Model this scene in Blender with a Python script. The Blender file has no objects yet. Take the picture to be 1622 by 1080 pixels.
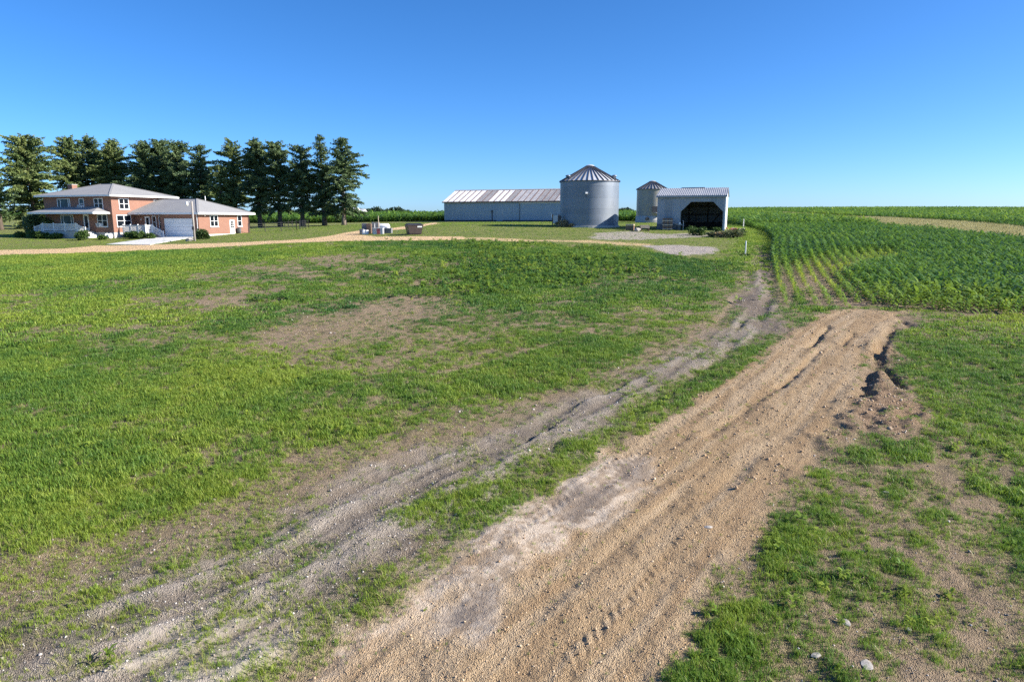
import bpy, math, random
import numpy as np
from mathutils import Vector, Matrix

# ------------------------------------------------------------------ camera, sky, sun, exposure
scene = bpy.context.scene
COL = scene.collection
PITCH = math.atan(193 / 1081.0)
CZ = 7.0                                   # lens height above the datum
cam_d = bpy.data.cameras.new('camera')
cam = bpy.data.objects.new('camera', cam_d)
COL.objects.link(cam)
cam_d.sensor_width = 36.0
cam_d.lens = 36.0 * 1081.0 / 1622.0
cam_d.clip_start = 0.1
cam_d.clip_end = 12000
cam.location = (0, 0, CZ)
cam.rotation_euler = (math.pi / 2 - PITCH, 0, 0)
scene.camera = cam

SUN_EL = math.radians(29.0)
SUN_AZ = math.radians(97.0)                # clockwise from +Y
world = bpy.data.worlds.new('World')
scene.world = world
world.use_nodes = True
wn = world.node_tree
wn.nodes.clear()
sky = wn.nodes.new('ShaderNodeTexSky')
sky.sky_type = 'NISHITA'
sky.sun_disc = False
sky.sun_elevation = SUN_EL
sky.sun_rotation = SUN_AZ
sky.altitude = 0
sky.air_density = 0.66
sky.dust_density = 0.55
sky.ozone_density = 8.0
hs = wn.nodes.new('ShaderNodeHueSaturation')
hs.inputs['Saturation'].default_value = 1.11
hs.inputs['Hue'].default_value = 0.500
bg = wn.nodes.new('ShaderNodeBackground')
bg.inputs['Strength'].default_value = 0.104
wo = wn.nodes.new('ShaderNodeOutputWorld')
wn.links.new(sky.outputs[0], hs.inputs['Color'])
wn.links.new(hs.outputs[0], bg.inputs['Color'])
wn.links.new(bg.outputs[0], wo.inputs['Surface'])
sun_d = bpy.data.lights.new('sun', 'SUN')
sun_d.energy = 4.9
sun_d.angle = math.radians(0.53)
sun_d.color = (1.0, 0.93, 0.82)
sun = bpy.data.objects.new('sun', sun_d)
COL.objects.link(sun)
sdir = Vector((math.sin(SUN_AZ) * math.cos(SUN_EL), math.cos(SUN_AZ) * math.cos(SUN_EL), math.sin(SUN_EL)))
sun.rotation_euler = sdir.to_track_quat('Z', 'Y').to_euler()
sun.location = sdir * 200
vs = scene.view_settings
vs.view_transform = 'Standard'
vs.look = 'None'
vs.exposure = 1.08
vs.gamma = 1.0
vs.use_curve_mapping = False
scene.cycles.use_denoising = False
scene.cycles.max_bounces = 6
scene.cycles.diffuse_bounces = 3
scene.cycles.transparent_max_bounces = 6
scene.cycles.use_adaptive_sampling = True
scene.cycles.adaptive_threshold = 0.01

rng = np.random.default_rng(7)
random.seed(7)

# ------------------------------------------------------------------ numeric helpers
_T = rng.random((256, 256)).astype(np.float64)

def vnoise(x, y):
    x = np.asarray(x, float); y = np.asarray(y, float)
    xi = np.floor(x).astype(np.int64); yi = np.floor(y).astype(np.int64)
    fx = x - xi; fy = y - yi
    fx = fx * fx * (3 - 2 * fx); fy = fy * fy * (3 - 2 * fy)
    a = _T[xi & 255, yi & 255]; b = _T[(xi + 1) & 255, yi & 255]
    c = _T[xi & 255, (yi + 1) & 255]; d = _T[(xi + 1) & 255, (yi + 1) & 255]
    return (a + (b - a) * fx) * (1 - fy) + (c + (d - c) * fx) * fy

def fbm(x, y, s=1.0, octv=4, off=0.0):
    t = 0; amp = 0.5; n = 0
    for k in range(octv):
        f = s * 2 ** k
        t = t + amp * vnoise(x * f + off + 17.3 * k, y * f - off + 9.1 * k); n += amp
        amp *= 0.5
    return t / n

def sstep(a, b, v):
    t = np.clip((v - a) / (b - a), 0, 1)
    return t * t * (3 - 2 * t)

# base relief of the land (heights relative to the lens, then + CZ)
_py = np.array([-300, -50, 0, 8.4, 17, 27, 39, 55, 70, 85, 97, 115, 138, 180, 300, 420, 600, 1500, 5000.])
_pz = np.array([-20, -8.9, -6.95, -6.3, -5.65, -5.0, -4.25, -3.3, -2.4, -1.6, -1.0, -.62, -.35, 0.0, .6, 1.1, 0.6, -6, -40.])
_gy = np.arange(-320, 5020, 1.0)
_gzt = np.interp(_gy, _py, _pz)
_k = np.exp(-0.5 * (np.arange(-18, 19) / 6.0) ** 2); _k /= _k.sum()
_gzt = np.convolve(np.pad(_gzt, 18, mode='edge'), _k, mode='valid')

def base_z(X, Y):
    X = np.asarray(X, float); Y = np.asarray(Y, float)
    z = np.interp(Y, _gy, _gzt)
    z = z - 1.3 * sstep(-2, -62, X) * sstep(30, 80, Y) * (1 - sstep(125, 230, Y))
    z = z + 4.0 * sstep(70, 400, Y) * sstep(12, 130, X) * (1 - sstep(480, 900, Y))
    z = z + 0.9 * sstep(150, 420, Y) * sstep(-30, -200, X) * (1 - sstep(480, 900, Y))
    z = z + 0.5 * (fbm(X, Y, 1 / 45.0, 2) - 0.5) * sstep(15, 60, np.hypot(X, Y))
    return z + CZ

_c, _s = math.cos(PITCH), math.sin(PITCH)
def W(px, py):
    """ground point seen along a sight line measured on the photograph"""
    dx = (px - 811) / 1081.0; dy = (540 - py) / 1081.0
    r = np.array([dx, _c + dy * _s, -_s + dy * _c])
    t = np.geomspace(4, 900, 4000)
    P = r[None] * t[:, None]
    d = P[:, 2] + CZ - base_z(P[:, 0], P[:, 1])
    i = int(np.argmax(d < 0))
    if i == 0: i = len(t) - 1
    a, b = d[i - 1], d[i]
    tt = t[i - 1] + (t[i] - t[i - 1]) * (a / (a - b) if a != b else 0)
    return float(r[0] * tt), float(r[1] * tt)

def at(px, py, Y):
    dx = (px - 811) / 1081.0; dy = (540 - py) / 1081.0
    r = (dx, _c + dy * _s, -_s + dy * _c); k = Y / r[1]
    return Vector((r[0] * k, Y, r[2] * k + CZ))

def WP(pts):
    return np.array([W(*p) for p in pts])

def sdist(poly, X, Y, reach=6.0):
    """signed distance to a polygon, negative inside (only near its box)"""
    out = np.full(X.shape, float(reach))
    lo = poly.min(0) - reach; hi = poly.max(0) + reach
    m = (X > lo[0]) & (X < hi[0]) & (Y > lo[1]) & (Y < hi[1])
    if not m.any(): return out
    x = X[m]; y = Y[m]
    d2 = np.full(x.shape, 1e18); ins = np.zeros(x.shape, bool)
    n = len(poly)
    for i in range(n):
        ax, ay = poly[i]; bx, by = poly[(i + 1) % n]
        ex, ey = bx - ax, by - ay
        t = np.clip(((x - ax) * ex + (y - ay) * ey) / (ex * ex + ey * ey + 1e-12), 0, 1)
        d2 = np.minimum(d2, (x - ax - t * ex) ** 2 + (y - ay - t * ey) ** 2)
        c = ((ay > y) != (by > y))
        if by != ay:
            ins ^= c & (x < (bx - ax) * (y - ay) / (by - ay) + ax)
    d = np.sqrt(d2); d[ins] *= -1
    out[m] = np.clip(d, -reach, reach)
    return out

def ldist(line, X, Y, reach=5.0):
    """distance to a polyline and signed side"""
    out = np.full(X.shape, float(reach)); sg = np.zeros(X.shape); ldist.arc = np.zeros(X.shape)
    lo = line.min(0) - reach; hi = line.max(0) + reach
    m = (X > lo[0]) & (X < hi[0]) & (Y > lo[1]) & (Y < hi[1])
    if not m.any(): return out, sg
    x = X[m]; y = Y[m]; d2 = np.full(x.shape, 1e18); s = np.zeros(x.shape); al = np.zeros(x.shape); acc = 0.0
    for (ax, ay), (bx, by) in zip(line[:-1], line[1:]):
        ex, ey = bx - ax, by - ay
        t = np.clip(((x - ax) * ex + (y - ay) * ey) / (ex * ex + ey * ey + 1e-12), 0, 1)
        q = (x - ax - t * ex) ** 2 + (y - ay - t * ey) ** 2
        u = q < d2
        d2[u] = q[u]; s[u] = np.sign(ex * (y[u] - ay) - ey * (x[u] - ax))
        seg = math.hypot(ex, ey); al[u] = acc + t[u] * seg; acc += seg
    out[m] = np.minimum(np.sqrt(d2), reach); sg[m] = s; ldist.arc[m] = al
    return out, sg

# ------------------------------------------------------------------ plan of the ground (outlines surveyed on the land)
TRACK_L = [(300, 1200), (440, 1080), (560, 985), (680, 925), (755, 855), (850, 800), (915, 755), (990, 700), (1080, 650), (1140, 605), (1200, 565), (1250, 525), (1300, 500), (1345, 489)]
TRACK_R = [(980, 1200), (1045, 1080), (1090, 1000), (1140, 930), (1190, 870), (1215, 800), (1260, 750), (1300, 700), (1345, 660), (1365, 610), (1374, 580), (1392, 545), (1415, 512), (1432, 494)]
P_TRACK = WP(TRACK_L + TRACK_R[::-1])
TRACK_MID = (WP(TRACK_L) + WP(TRACK_R)) / 2
P_RUT = WP([(-300, 1060), (0, 985), (130, 930), (330, 850), (520, 775), (660, 715), (800, 660), (930, 615), (1040, 570), (1120, 530), (1155, 490), (1175, 450), (1192, 420),
            (1212, 400), (1222, 430), (1240, 500), (1262, 528), (1200, 548), (1110, 590), (1030, 640), (940, 705), (820, 785), (750, 850), (690, 910), (600, 980), (520, 1035), (470, 1085), (370, 1200), (-300, 1200)])
P_EDGE = WP([(-300, 940), (0, 880), (150, 850), (330, 785), (480, 730), (620, 688), (760, 652), (900, 612), (1030, 560), (1110, 515), (1120, 530), (1040, 575), (930, 625), (800, 675), (660, 735), (520, 795), (330, 870), (130, 950), (0, 1000), (-300, 1080)])
P_WORN = WP([(1185, 392), (1205, 378), (1222, 386), (1224, 410), (1222, 445), (1190, 445), (1178, 415)])
RUT_MID = WP([(-200, 1105), (60, 1030), (300, 955), (480, 875), (640, 800), (800, 722), (930, 655), (1030, 605), (1110, 560), (1165, 510), (1195, 465), (1207, 420)])
P_BROWN = WP([(1360, 610), (1392, 545), (1418, 560), (1412, 600), (1445, 640), (1500, 692), (1440, 695), (1370, 692), (1310, 715), (1290, 700), (1345, 655)])
GULLY = WP([(1418, 500), (1445, 515), (1412, 520), (1400, 540), (1390, 570), (1376, 600), (1366, 625)])
CUTS = [(WP(p), w, d) for p, w, d in (([(1282, 550), (1300, 530), (1312, 519)], .13, .15), ([(1334, 547), (1352, 528)], .11, .10), ([(1236, 612), (1262, 588), (1298, 557)], .12, .11), ([(1120, 690), (1190, 640), (1240, 608)], .16, .05), ([(1120, 790), (1210, 715), (1290, 650), (1345, 605)], .2, .05), ([(860, 960), (960, 880), (1080, 780)], .2, .05))]
GULLY2 = WP([(1402, 585), (1415, 598), (1425, 612)])
SEDIMENT = [WP(p) for p in (
    [(700, 960), (760, 880), (830, 850), (900, 830), (880, 870), (800, 940), (760, 1000), (690, 1010)],
    [(820, 820), (930, 740), (1010, 720), (1020, 770), (960, 820), (880, 840), (820, 870)],
    [(430, 1075), (560, 990), (640, 940), (700, 900), (720, 920), (640, 990), (520, 1080)],
    [(640, 900), (760, 830), (860, 790), (880, 810), (780, 870), (690, 920)],
    [(200, 1010), (420, 950), (500, 985), (420, 1080), (150, 1080)])]
DARK = [WP(p) for p in (
    [(690, 975), (760, 925), (800, 935), (770, 985), (700, 1010)], [(890, 800), (940, 770), (985, 775), (950, 800), (900, 815)],
    [(380, 985), (470, 960), (440, 1010), (360, 1020)], [(1180, 510), (1235, 500), (1262, 525), (1205, 535)], [(985, 745), (1000, 730), (1015, 760), (990, 775)],
    [(1155, 470), (1200, 455), (1225, 495), (1190, 505)], [(1195, 395), (1216, 385), (1222, 440), (1204, 450)])]
GREEN = [(WP(p), a) for p, a in (
    ([(475, 995), (500, 930), (600, 880), (655, 905), (560, 975)], .9),
    ([(650, 820), (760, 755), (880, 705), (970, 680), (945, 720), (855, 790), (735, 845)], .8),
    ([(990, 670), (1090, 610), (1160, 568), (1220, 522), (1247, 545), (1180, 585), (1100, 640), (1015, 690)], .82),
    ([(1000, 1200), (1050, 1080), (1110, 990), (1180, 900), (1230, 820), (1310, 755), (1330, 790), (1310, 870), (1250, 950), (1200, 1010), (1180, 1080), (1150, 1200)], 1.0),
    ([(1310, 705), (1390, 690), (1480, 700), (1490, 740), (1400, 748), (1320, 740)], .95),
    ([(1415, 525), (1460, 497), (1622, 500), (1900, 500), (1900, 720), (1560, 715), (1480, 690), (1440, 620), (1408, 580)], .66),
    ([(1600, 740), (1900, 740), (1900, 1200), (1640, 1200), (1590, 900)], .95),
    ([(1500, 720), (1600, 730), (1590, 800), (1520, 780)], .8),
    ([(1240, 470), (1275, 455), (1300, 490), (1262, 505)], 1.0))]
BARE = [(WP(p), a) for p, a in (
    ([(365, 548), (450, 508), (540, 490), (640, 468), (705, 466), (715, 500), (660, 533), (540, 558), (420, 565)], .85),
    ([(400, 545), (600, 530), (760, 540), (800, 560), (700, 580), (500, 575)], .65),
    ([(230, 480), (340, 460), (425, 463), (415, 485), (300, 492)], .85),
    ([(245, 528), (310, 510), (325, 520), (260, 538)], .8),
    ([(-90, 505), (0, 487), (42, 483), (10, 505)], .8),
    ([(470, 410), (560, 399), (650, 402), (620, 413), (500, 420)], .6),
    ([(320, 432), (480, 412), (520, 420), (340, 438)], .45),
    ([(650, 447), (730, 434), (765, 446), (690, 454)], .6),
    ([(740, 520), (800, 490), (830, 510), (790, 535)], .4),
    ([(560, 640), (760, 640), (900, 615), (760, 670), (560, 720)], .2))]
P_DRIVE = WP([(-120, 399.5), (0, 396), (100, 394), (150, 389), (200, 388.5), (300, 386.5), (400, 383), (480, 379), (520, 374), (550, 368), (575, 364.5), (620, 361.5), (660, 357), (690, 352.5), (700, 354), (660, 361), (625, 364.5), (580, 368), (566, 372), (600, 375), (660, 374.5), (735, 375),
              (745, 379), (660, 381), (560, 381.5), (450, 385), (300, 394), (150, 400), (0, 404.5), (-120, 407)])
P_LANE = WP([(735, 376), (860, 380), (940, 380.5), (1030, 387), (1040, 392), (940, 385), (860, 383), (740, 381)])
P_PAD = WP([(1018, 389), (1062, 387.5), (1122, 391), (1142, 394), (1118, 403), (1082, 405.5), (1048, 401)])
P_GRAVEL2 = WP([(932, 376), (948, 368.5), (1000, 367), (1060, 371), (1105, 370), (1125, 374), (1040, 379), (960, 380)])
FIELD_EDGE = WP([(-200, 409), (0, 405), (150, 401), (300, 395), (450, 387), (560, 383), (740, 383), (860, 386), (1000, 393), (1080, 408), (1150, 416), (1205, 420), (1226, 436), (1238, 484), (1330, 486), (1450, 491), (1622, 499), (1800, 512)])
FIELD_EDGE = np.concatenate([FIELD_EDGE, np.array([[90.0, 36.0], [90.0, -40.0], [-120.0, -40.0], [-120.0, 50.0]])])
# crop ground: X of the western edge of the maize as a function of Y
_ce = np.array(sorted([(W(px, py)[1], W(px, py)[0]) for px, py in ((1235, 484), (1224, 440), (1219, 405), (1226, 384), (1212, 368), (1170, 357))] + [(150, 37), (400, 110)]))
def corn_edge(Y):
    return np.interp(Y, _ce[:, 0], _ce[:, 1])
_cf = np.array(sorted([(W(px, py)[0], W(px, py)[1]) for px, py in ((1205, 484), (1260, 484), (1330, 487), (1380, 486), (1450, 492), (1622, 500), (1800, 512))]))
def corn_front(X):
    return np.interp(X, _cf[:, 0], _cf[:, 1])
STRIP = np.array([W(1900, 395), W(1622, 372), W(1400, 353), W(1230, 340.5)])

P_STRIP = WP([(1225, 337.0), (1400, 347.5), (1622, 365), (1900, 387), (1900, 410), (1622, 384), (1400, 361), (1240, 343.5)])
def corn_mask(X, Y):
    a = sstep(-.15, .25, X - corn_edge(Y)) * sstep(0, .3, Y - corn_front(X))
    d = sdist(P_STRIP, X, Y, 8)
    return a * sstep(-.2, .5, d + (fbm(X, Y, .5, 2) - .5) * 1.2)

LC0 = np.array(W(560, 352.5)); LC1 = np.array(W(700, 350.0))
LDIR = np.array([math.cos(math.radians(-19)), math.sin(math.radians(-19))])
LNOR = np.array([-LDIR[1], LDIR[0]])
def left_corn(X, Y):
    u = (X - LC0[0]) * LNOR[0] + (Y - LC0[1]) * LNOR[1]
    return sstep(0, .6, u) * (1 - sstep(34, 40, X - 0.12 * (Y - 150)))

def plan(X, Y):
    """all ground masks at points X, Y"""
    wob = (fbm(X, Y, .45, 3) - .5)
    fine = (fbm(X, Y, 2.2, 3, 5) - .5)
    r = np.hypot(X, Y)
    m = {}
    d = sdist(P_TRACK, X, Y)
    m['dtrack'] = d
    dl, sg_ = ldist(TRACK_MID, X, Y, 8); m['lat'] = dl * sg_; m['arc'] = ldist.arc
    m['silt'] = .55 * fbm(m['lat'] * 7.0 + 7 * fbm(X, Y, .7, 2, 55), m['arc'] * .9, 1.0, 4, 54) + .45 * fbm(X, Y, 9, 3, 57); m['streak'] = fbm(m['lat'] * 5.0, m['arc'] * .35, 1.0, 4, 52)
    m['track'] = 1 - sstep(-.28, .22, d + wob * .7 + fine * .7)
    dl, sg_ = ldist(RUT_MID, X, Y, 6); m['rlat'] = dl * sg_; m['rstreak'] = fbm(m['rlat'] * 3.0 + .4 * wob * 3, ldist.arc * .3, 1.0, 4, 91)
    d = sdist(P_RUT, X, Y)
    m['rut'] = 1 - sstep(-1.1, .5, d + wob * 1.6 + fine * 1.0)
    d = sdist(P_BROWN, X, Y)
    m['brown'] = 1 - sstep(-.5, .5, d + wob * 1.2 + fine * 1.0)
    sed = np.zeros(X.shape)
    for p in SEDIMENT: sed = np.maximum(sed, 1 - sstep(-.25, .45, sdist(p, X, Y, 3) + wob * .9 + fine * .7))
    m['sed'] = sed
    dk = np.zeros(X.shape)
    for p in DARK: dk = np.maximum(dk, 1 - sstep(-.45, .25, sdist(p, X, Y, 3) + wob * .8 + fine * .8))
    m['dark'] = dk
    edge = wob * .9 * sstep(30, 70, r)
    m['drive'] = np.maximum(1 - sstep(-.25, .25, sdist(P_DRIVE, X, Y) + edge * .9 + fine * .5), .75 * (1 - sstep(-.6, .5, sdist(P_LANE, X, Y) + wob * 1.8)))
    m['pad'] = np.maximum(1 - sstep(-.3, .3, sdist(P_PAD, X, Y) + wob * 1.0 + fine), .8 * (1 - sstep(-.5, .6, sdist(P_GRAVEL2, X, Y) + wob * 2.4 + fine)))
    m['corn'] = corn_mask(X, Y)
    m['lcorn'] = left_corn(X, Y)
    fe = sdist(FIELD_EDGE, X, Y, 12)
    m['field'] = 1 - sstep(-.3, .4, fe + wob)
    # plant cover
    big = fbm(X, Y, .13, 3, 3)
    mid = fbm(X, Y, .5, 3, 11)
    small = fbm(X, Y, 2.6, 3, 23)
    left = 1 - sstep(-1, 2, X - (np.interp(Y, [0, 8, 20, 40], [1.5, -.5, 4, 12]) - 1))
    v = .80 + .9 * (big - .5) + .9 * (mid - .5) + 1.1 * (small - .5)
    bare = np.zeros(X.shape)
    for p, a in BARE: bare = np.maximum(bare, a * (1 - sstep(-2.6, 2.2, sdist(p, X, Y) + wob * 5 + fine * 4.0)))
    m['bare'] = bare
    v = v + .22 * (1 - sstep(20, 30, Y)) * (1 - sstep(-9, -3, X))
    v = v - .16 * sstep(22, 28, Y) * (1 - sstep(46, 60, Y)) * sstep(-32, -14, X) * (1 - sstep(6, 14, X))
    v = v * (1 - bare)
    for q in (LINE1, LINE2, LINE3):
        dd, _ = ldist(q, X, Y, 3); v = v * (1 - .75 * np.exp(-((dd + fine * .15) / .16) ** 2))
    # sparse ground right of the track and round the rut
    right = sstep(-.4, .6, X - np.interp(Y, TRACK_MID[:, 1], TRACK_MID[:, 0])) * (1 - sstep(31, 36, Y)) * m['field'] + sstep(-.2, .3, m['dtrack']) * 0
    sparse = .28 + 1.0 * (mid - .5) + 1.1 * (small - .5)
    v = v * (1 - right) + sparse * right
    ed_ = 1 - sstep(-1.0, .6, sdist(P_EDGE, X, Y) + wob * 1.8)
    v = v * (1 - .62 * ed_) + .25 * ed_ * (small - .5)
    ru = .05 + .75 * (mid - .5) + .8 * (small - .5)
    v = v * (1 - m['rut']) + ru * m['rut']
    dr = sdist(P_RUT, X, Y)
    v = v * (1 - .5 * np.exp(-(np.clip(dr, 0, 9) / 1.2) ** 2) * (1 - m['rut']))
    for p, a in GREEN:
        g = a * (1 - sstep(-.7, .5, sdist(p, X, Y) + wob * 1.8 + fine * 1.0))
        v = np.maximum(v, g * (.38 + 1.15 * small))
    m['gpatch'] = 1 - sstep(-.6, .4, sdist(GREEN[-1][0], X, Y) + wob * 1.2)
    dg_, _ = ldist(GULLY, X, Y, 3)
    v = v * sstep(.2, .45, dg_ + fine * .4)
    worn = 1 - sstep(-.8, .5, sdist(P_WORN, X, Y) + wob * 2 + fine)
    m['worn'] = worn
    v = v * (1 - .97 * m['track']) * (1 - .95 * m['brown'] * (1 - .6 * sstep(.52, .62, mid)))
    v = v * (1 - m['drive']) * (1 - m['pad']) * (1 - m['dark'] * .9)
    m['lawn'] = (1 - m['field']) * (1 - m['corn']) * (1 - m['lcorn']) * (1 - .8 * worn)
    m['veg'] = np.clip(v, 0, 1)
    return m

LINE1 = WP([(80, 484), (160, 458), (225, 438)])
LINE2 = WP([(690, 592), (800, 565), (900, 537), (945, 520)])
LINE3 = WP([(1070, 560), (1130, 520), (1160, 478)])

def relief(X, Y, m):
    r = np.hypot(X, Y)
    near = 1 - sstep(55, 90, r)
    z = np.zeros(X.shape)
    clod = fbm(X, Y, 3.0, 4, 31) - .5
    z += clod * .10 * near * (1 - m['track'])
    z += (fbm(X, Y, .8, 3, 41) - .5) * .16 * near
    lat, arc = m['lat'], m['arc']
    along = fbm(lat * 3.2, arc * .25, 1.0, 3, 51) - .5
    z += m['track'] * (along * .07 + .02 + (fbm(X, Y, 1.2, 3, 77) - .5) * .10 + ((fbm(X, Y, 6, 3, 71) - .5) * .045 + (fbm(X, Y, 15, 2, 72) - .5) * .022) * (1 - .8 * m['sed']))
    # tyre lugs pressed into the gravel
    for o, w in ((-.9, .22), (.75, .22), (1.75, .2)):
        band = np.exp(-((lat - o - .3 * np.sin(arc * .21 + o)) / w) ** 4) * sstep(.42, .62, fbm(X, Y, .25, 2, 66 + o))
        z += m['track'] * band * (.014 * np.sin(arc * 27 + np.abs(lat - o) * 26) - .02)
    # short washed-out cuts
    for q, wd, dp in CUTS:
        dc, _ = ldist(q, X, Y, 2); z -= dp * np.exp(-((dc + .12 * (fbm(X, Y, 2.2, 2, 68) - .5)) / wd) ** 2)
    dg, _ = ldist(GULLY, X, Y, 3); dg2, _ = ldist(GULLY2, X, Y, 3)
    nz = (fbm(X, Y, 2.6, 3, 61) - .5) * .5
    z -= .24 * np.exp(-(np.maximum(dg + nz * .6, 0) / .19) ** 2) * (.35 + .65 * sstep(.36, .6, fbm(X, Y, .9, 2, 62)))
    z -= .22 * np.exp(-(np.maximum(dg2 + nz * .5, 0) / .13) ** 2)
    z += m['brown'] * ((fbm(X, Y, 1.6, 4, 81) - .5) * .5 + .08)
    lr = m['rlat']
    al = m['rstreak'] - .5
    z += m['rut'] * al * .22 * near
    z -= .14 * np.exp(-((lr - .75) / .3) ** 2) * near * sstep(.35, .6, fbm(X, Y, .3, 2, 93)) + .12 * np.exp(-((lr + .85) / .3) ** 2) * near * sstep(.35, .6, fbm(X, Y, .3, 2, 95))
    return z

def ground_z(X, Y):
    X = np.atleast_1d(np.asarray(X, float)); Y = np.atleast_1d(np.asarray(Y, float))
    return base_z(X, Y) + relief(X, Y, plan(X, Y))
def gz1(x, y):
    return float(base_z(np.array([x]), np.array([y]))[0])

# ------------------------------------------------------------------ materials
def _mat(name):
    m = bpy.data.materials.new(name); m.use_nodes = True
    nt = m.node_tree; nt.nodes.clear()
    o = nt.nodes.new('ShaderNodeOutputMaterial'); b = nt.nodes.new('ShaderNodeBsdfPrincipled')
    nt.links.new(b.outputs[0], o.inputs['Surface'])
    return m, nt, b
def _noise(nt, scale, detail=3, rough=.55, vec=None, stretch=None):
    n = nt.nodes.new('ShaderNodeTexNoise'); n.inputs['Scale'].default_value = scale
    n.inputs['Detail'].default_value = detail; n.inputs['Roughness'].default_value = rough
    if vec is None:
        tc = nt.nodes.new('ShaderNodeTexCoord'); vec = tc.outputs['Object']
    if stretch:
        mp = nt.nodes.new('ShaderNodeMapping'); mp.inputs['Scale'].default_value = stretch
        nt.links.new(vec, mp.inputs['Vector']); vec = mp.outputs['Vector']
    nt.links.new(vec, n.inputs['Vector'])
    return n.outputs['Fac']
def _ramp(nt, fac, stops):
    r = nt.nodes.new('ShaderNodeValToRGB'); nt.links.new(fac, r.inputs['Fac'])
    e = r.color_ramp.elements
    while len(e) < len(stops): e.new(.5)
    for el, (p, c) in zip(e, stops):
        el.position = p; el.color = (*c, 1) if len(c) == 3 else c
    return r.outputs['Color']
def _mix(nt, fac, a, b, blend='MIX'):
    n = nt.nodes.new('ShaderNodeMix'); n.data_type = 'RGBA'; n.blend_type = blend
    for s, v in ((0, fac), (6, a), (7, b)):
        if hasattr(v, 'is_output'): nt.links.new(v, n.inputs[s])
        elif s == 0: n.inputs[0].default_value = v
        else: n.inputs[s].default_value = (*v, 1)
    return n.outputs[2]
def _math(nt, op, a, b=None, clamp=False):
    n = nt.nodes.new('ShaderNodeMath'); n.operation = op; n.use_clamp = clamp
    for i, v in ((0, a), (1, b)):
        if v is None: continue
        if hasattr(v, 'is_output'): nt.links.new(v, n.inputs[i])
        else: n.inputs[i].default_value = v
    return n.outputs[0]
def _bump(nt, b, h, strength, dist=.02):
    n = nt.nodes.new('ShaderNodeBump'); n.inputs['Distance'].default_value = dist
    if hasattr(strength, 'is_output'): nt.links.new(strength, n.inputs['Strength'])
    else: n.inputs['Strength'].default_value = strength
    nt.links.new(h, n.inputs['Height']); nt.links.new(n.outputs[0], b.inputs['Normal'])

def simple(name, col, rough=.6, metal=0.0, var=.18, scale=3.0, bump=0.0, stretch=None, spec=.5):
    m, nt, b = _mat(name)
    f = _noise(nt, scale, 4, .6, None, stretch)
    lo = tuple(max(0, c * (1 - var)) for c in col); hi = tuple(min(1, c * (1 + var)) for c in col)
    nt.links.new(_ramp(nt, f, [(.3, lo), (.7, hi)]), b.inputs['Base Color'])
    b.inputs['Roughness'].default_value = rough; b.inputs['Metallic'].default_value = metal
    b.inputs['Specular IOR Level'].default_value = spec
    if bump: _bump(nt, b, f, bump)
    return m

M = {}
M['white'] = simple('white_paint', (.78, .78, .77), .5, 0, .05, 2)
M['white_metal'] = simple('white_sheet_metal', (.72, .73, .74), .45, 0, .06, 1)
M['trim_dark'] = simple('dark_trim', (.05, .05, .055), .6)
M['concrete'] = simple('concrete', (.46, .44, .41), .85, 0, .15, 1.5, .2)
M['concrete_light'] = simple('light_concrete', (.60, .59, .57), .85, 0, .08, .8, .1)
M['block'] = simple('concrete_block', (.17, .175, .185), .9, 0, .2, 3, .2)
M['glass'] = simple('window_glass', (.010, .014, .020), .06, 0, .3, .6, spec=.12)
M['glass_teal'] = simple('teal_glass', (.025, .07, .095), .1, 0, .6, 1.2, spec=.12)  # teal glass, lighter than window_glass
M['wood_shaded'] = simple('shaded_timber', (.05, .04, .035), .9)  # shed framing, with the interior shade painted into the timber colour
M['wood'] = simple('weathered_wood', (.20, .13, .09), .85, 0, .35, 2, .3, (1, 1, 8))
M['wood_grey'] = simple('grey_wood', (.33, .30, .27), .85, 0, .25, 3, .3, (4, 4, .4))
M['wood_light'] = simple('pale_wood', (.48, .38, .28), .85, 0, .25, 3, .3)
M['bark'] = simple('bark', (.10, .075, .055), .9, 0, .4, 2.5, .8, (3, 3, .5))
M['bark_pale'] = simple('pale_bark', (.24, .19, .15), .9, 0, .35, 2.5, .8, (3, 3, .5))
M['black_metal'] = simple('black_metal', (.02, .02, .022), .5)
M['brown_metal'] = simple('brown_painted_steel', (.055, .038, .036), .5, 0, .25, 2)
M['tan_panel'] = simple('tan_panel', (.36, .24, .07), .7)
M['red'] = simple('faded_red', (.55, .12, .12), .7)
M['rust'] = simple('rust', (.22, .09, .055), .9, 0, .4, 4, .4)
M['stone'] = simple('pale_stone', (.34, .315, .285), .9, 0, .2, 6, .4)
M['brickpile'] = simple('broken_brick', (.34, .14, .10), .9, 0, .4, 4, .4)
M['shaded_earth'] = simple('shaded_earth', (.06, .045, .035), .95)  # shed floor, darkened in colour to stand for the shade indoors

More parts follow.
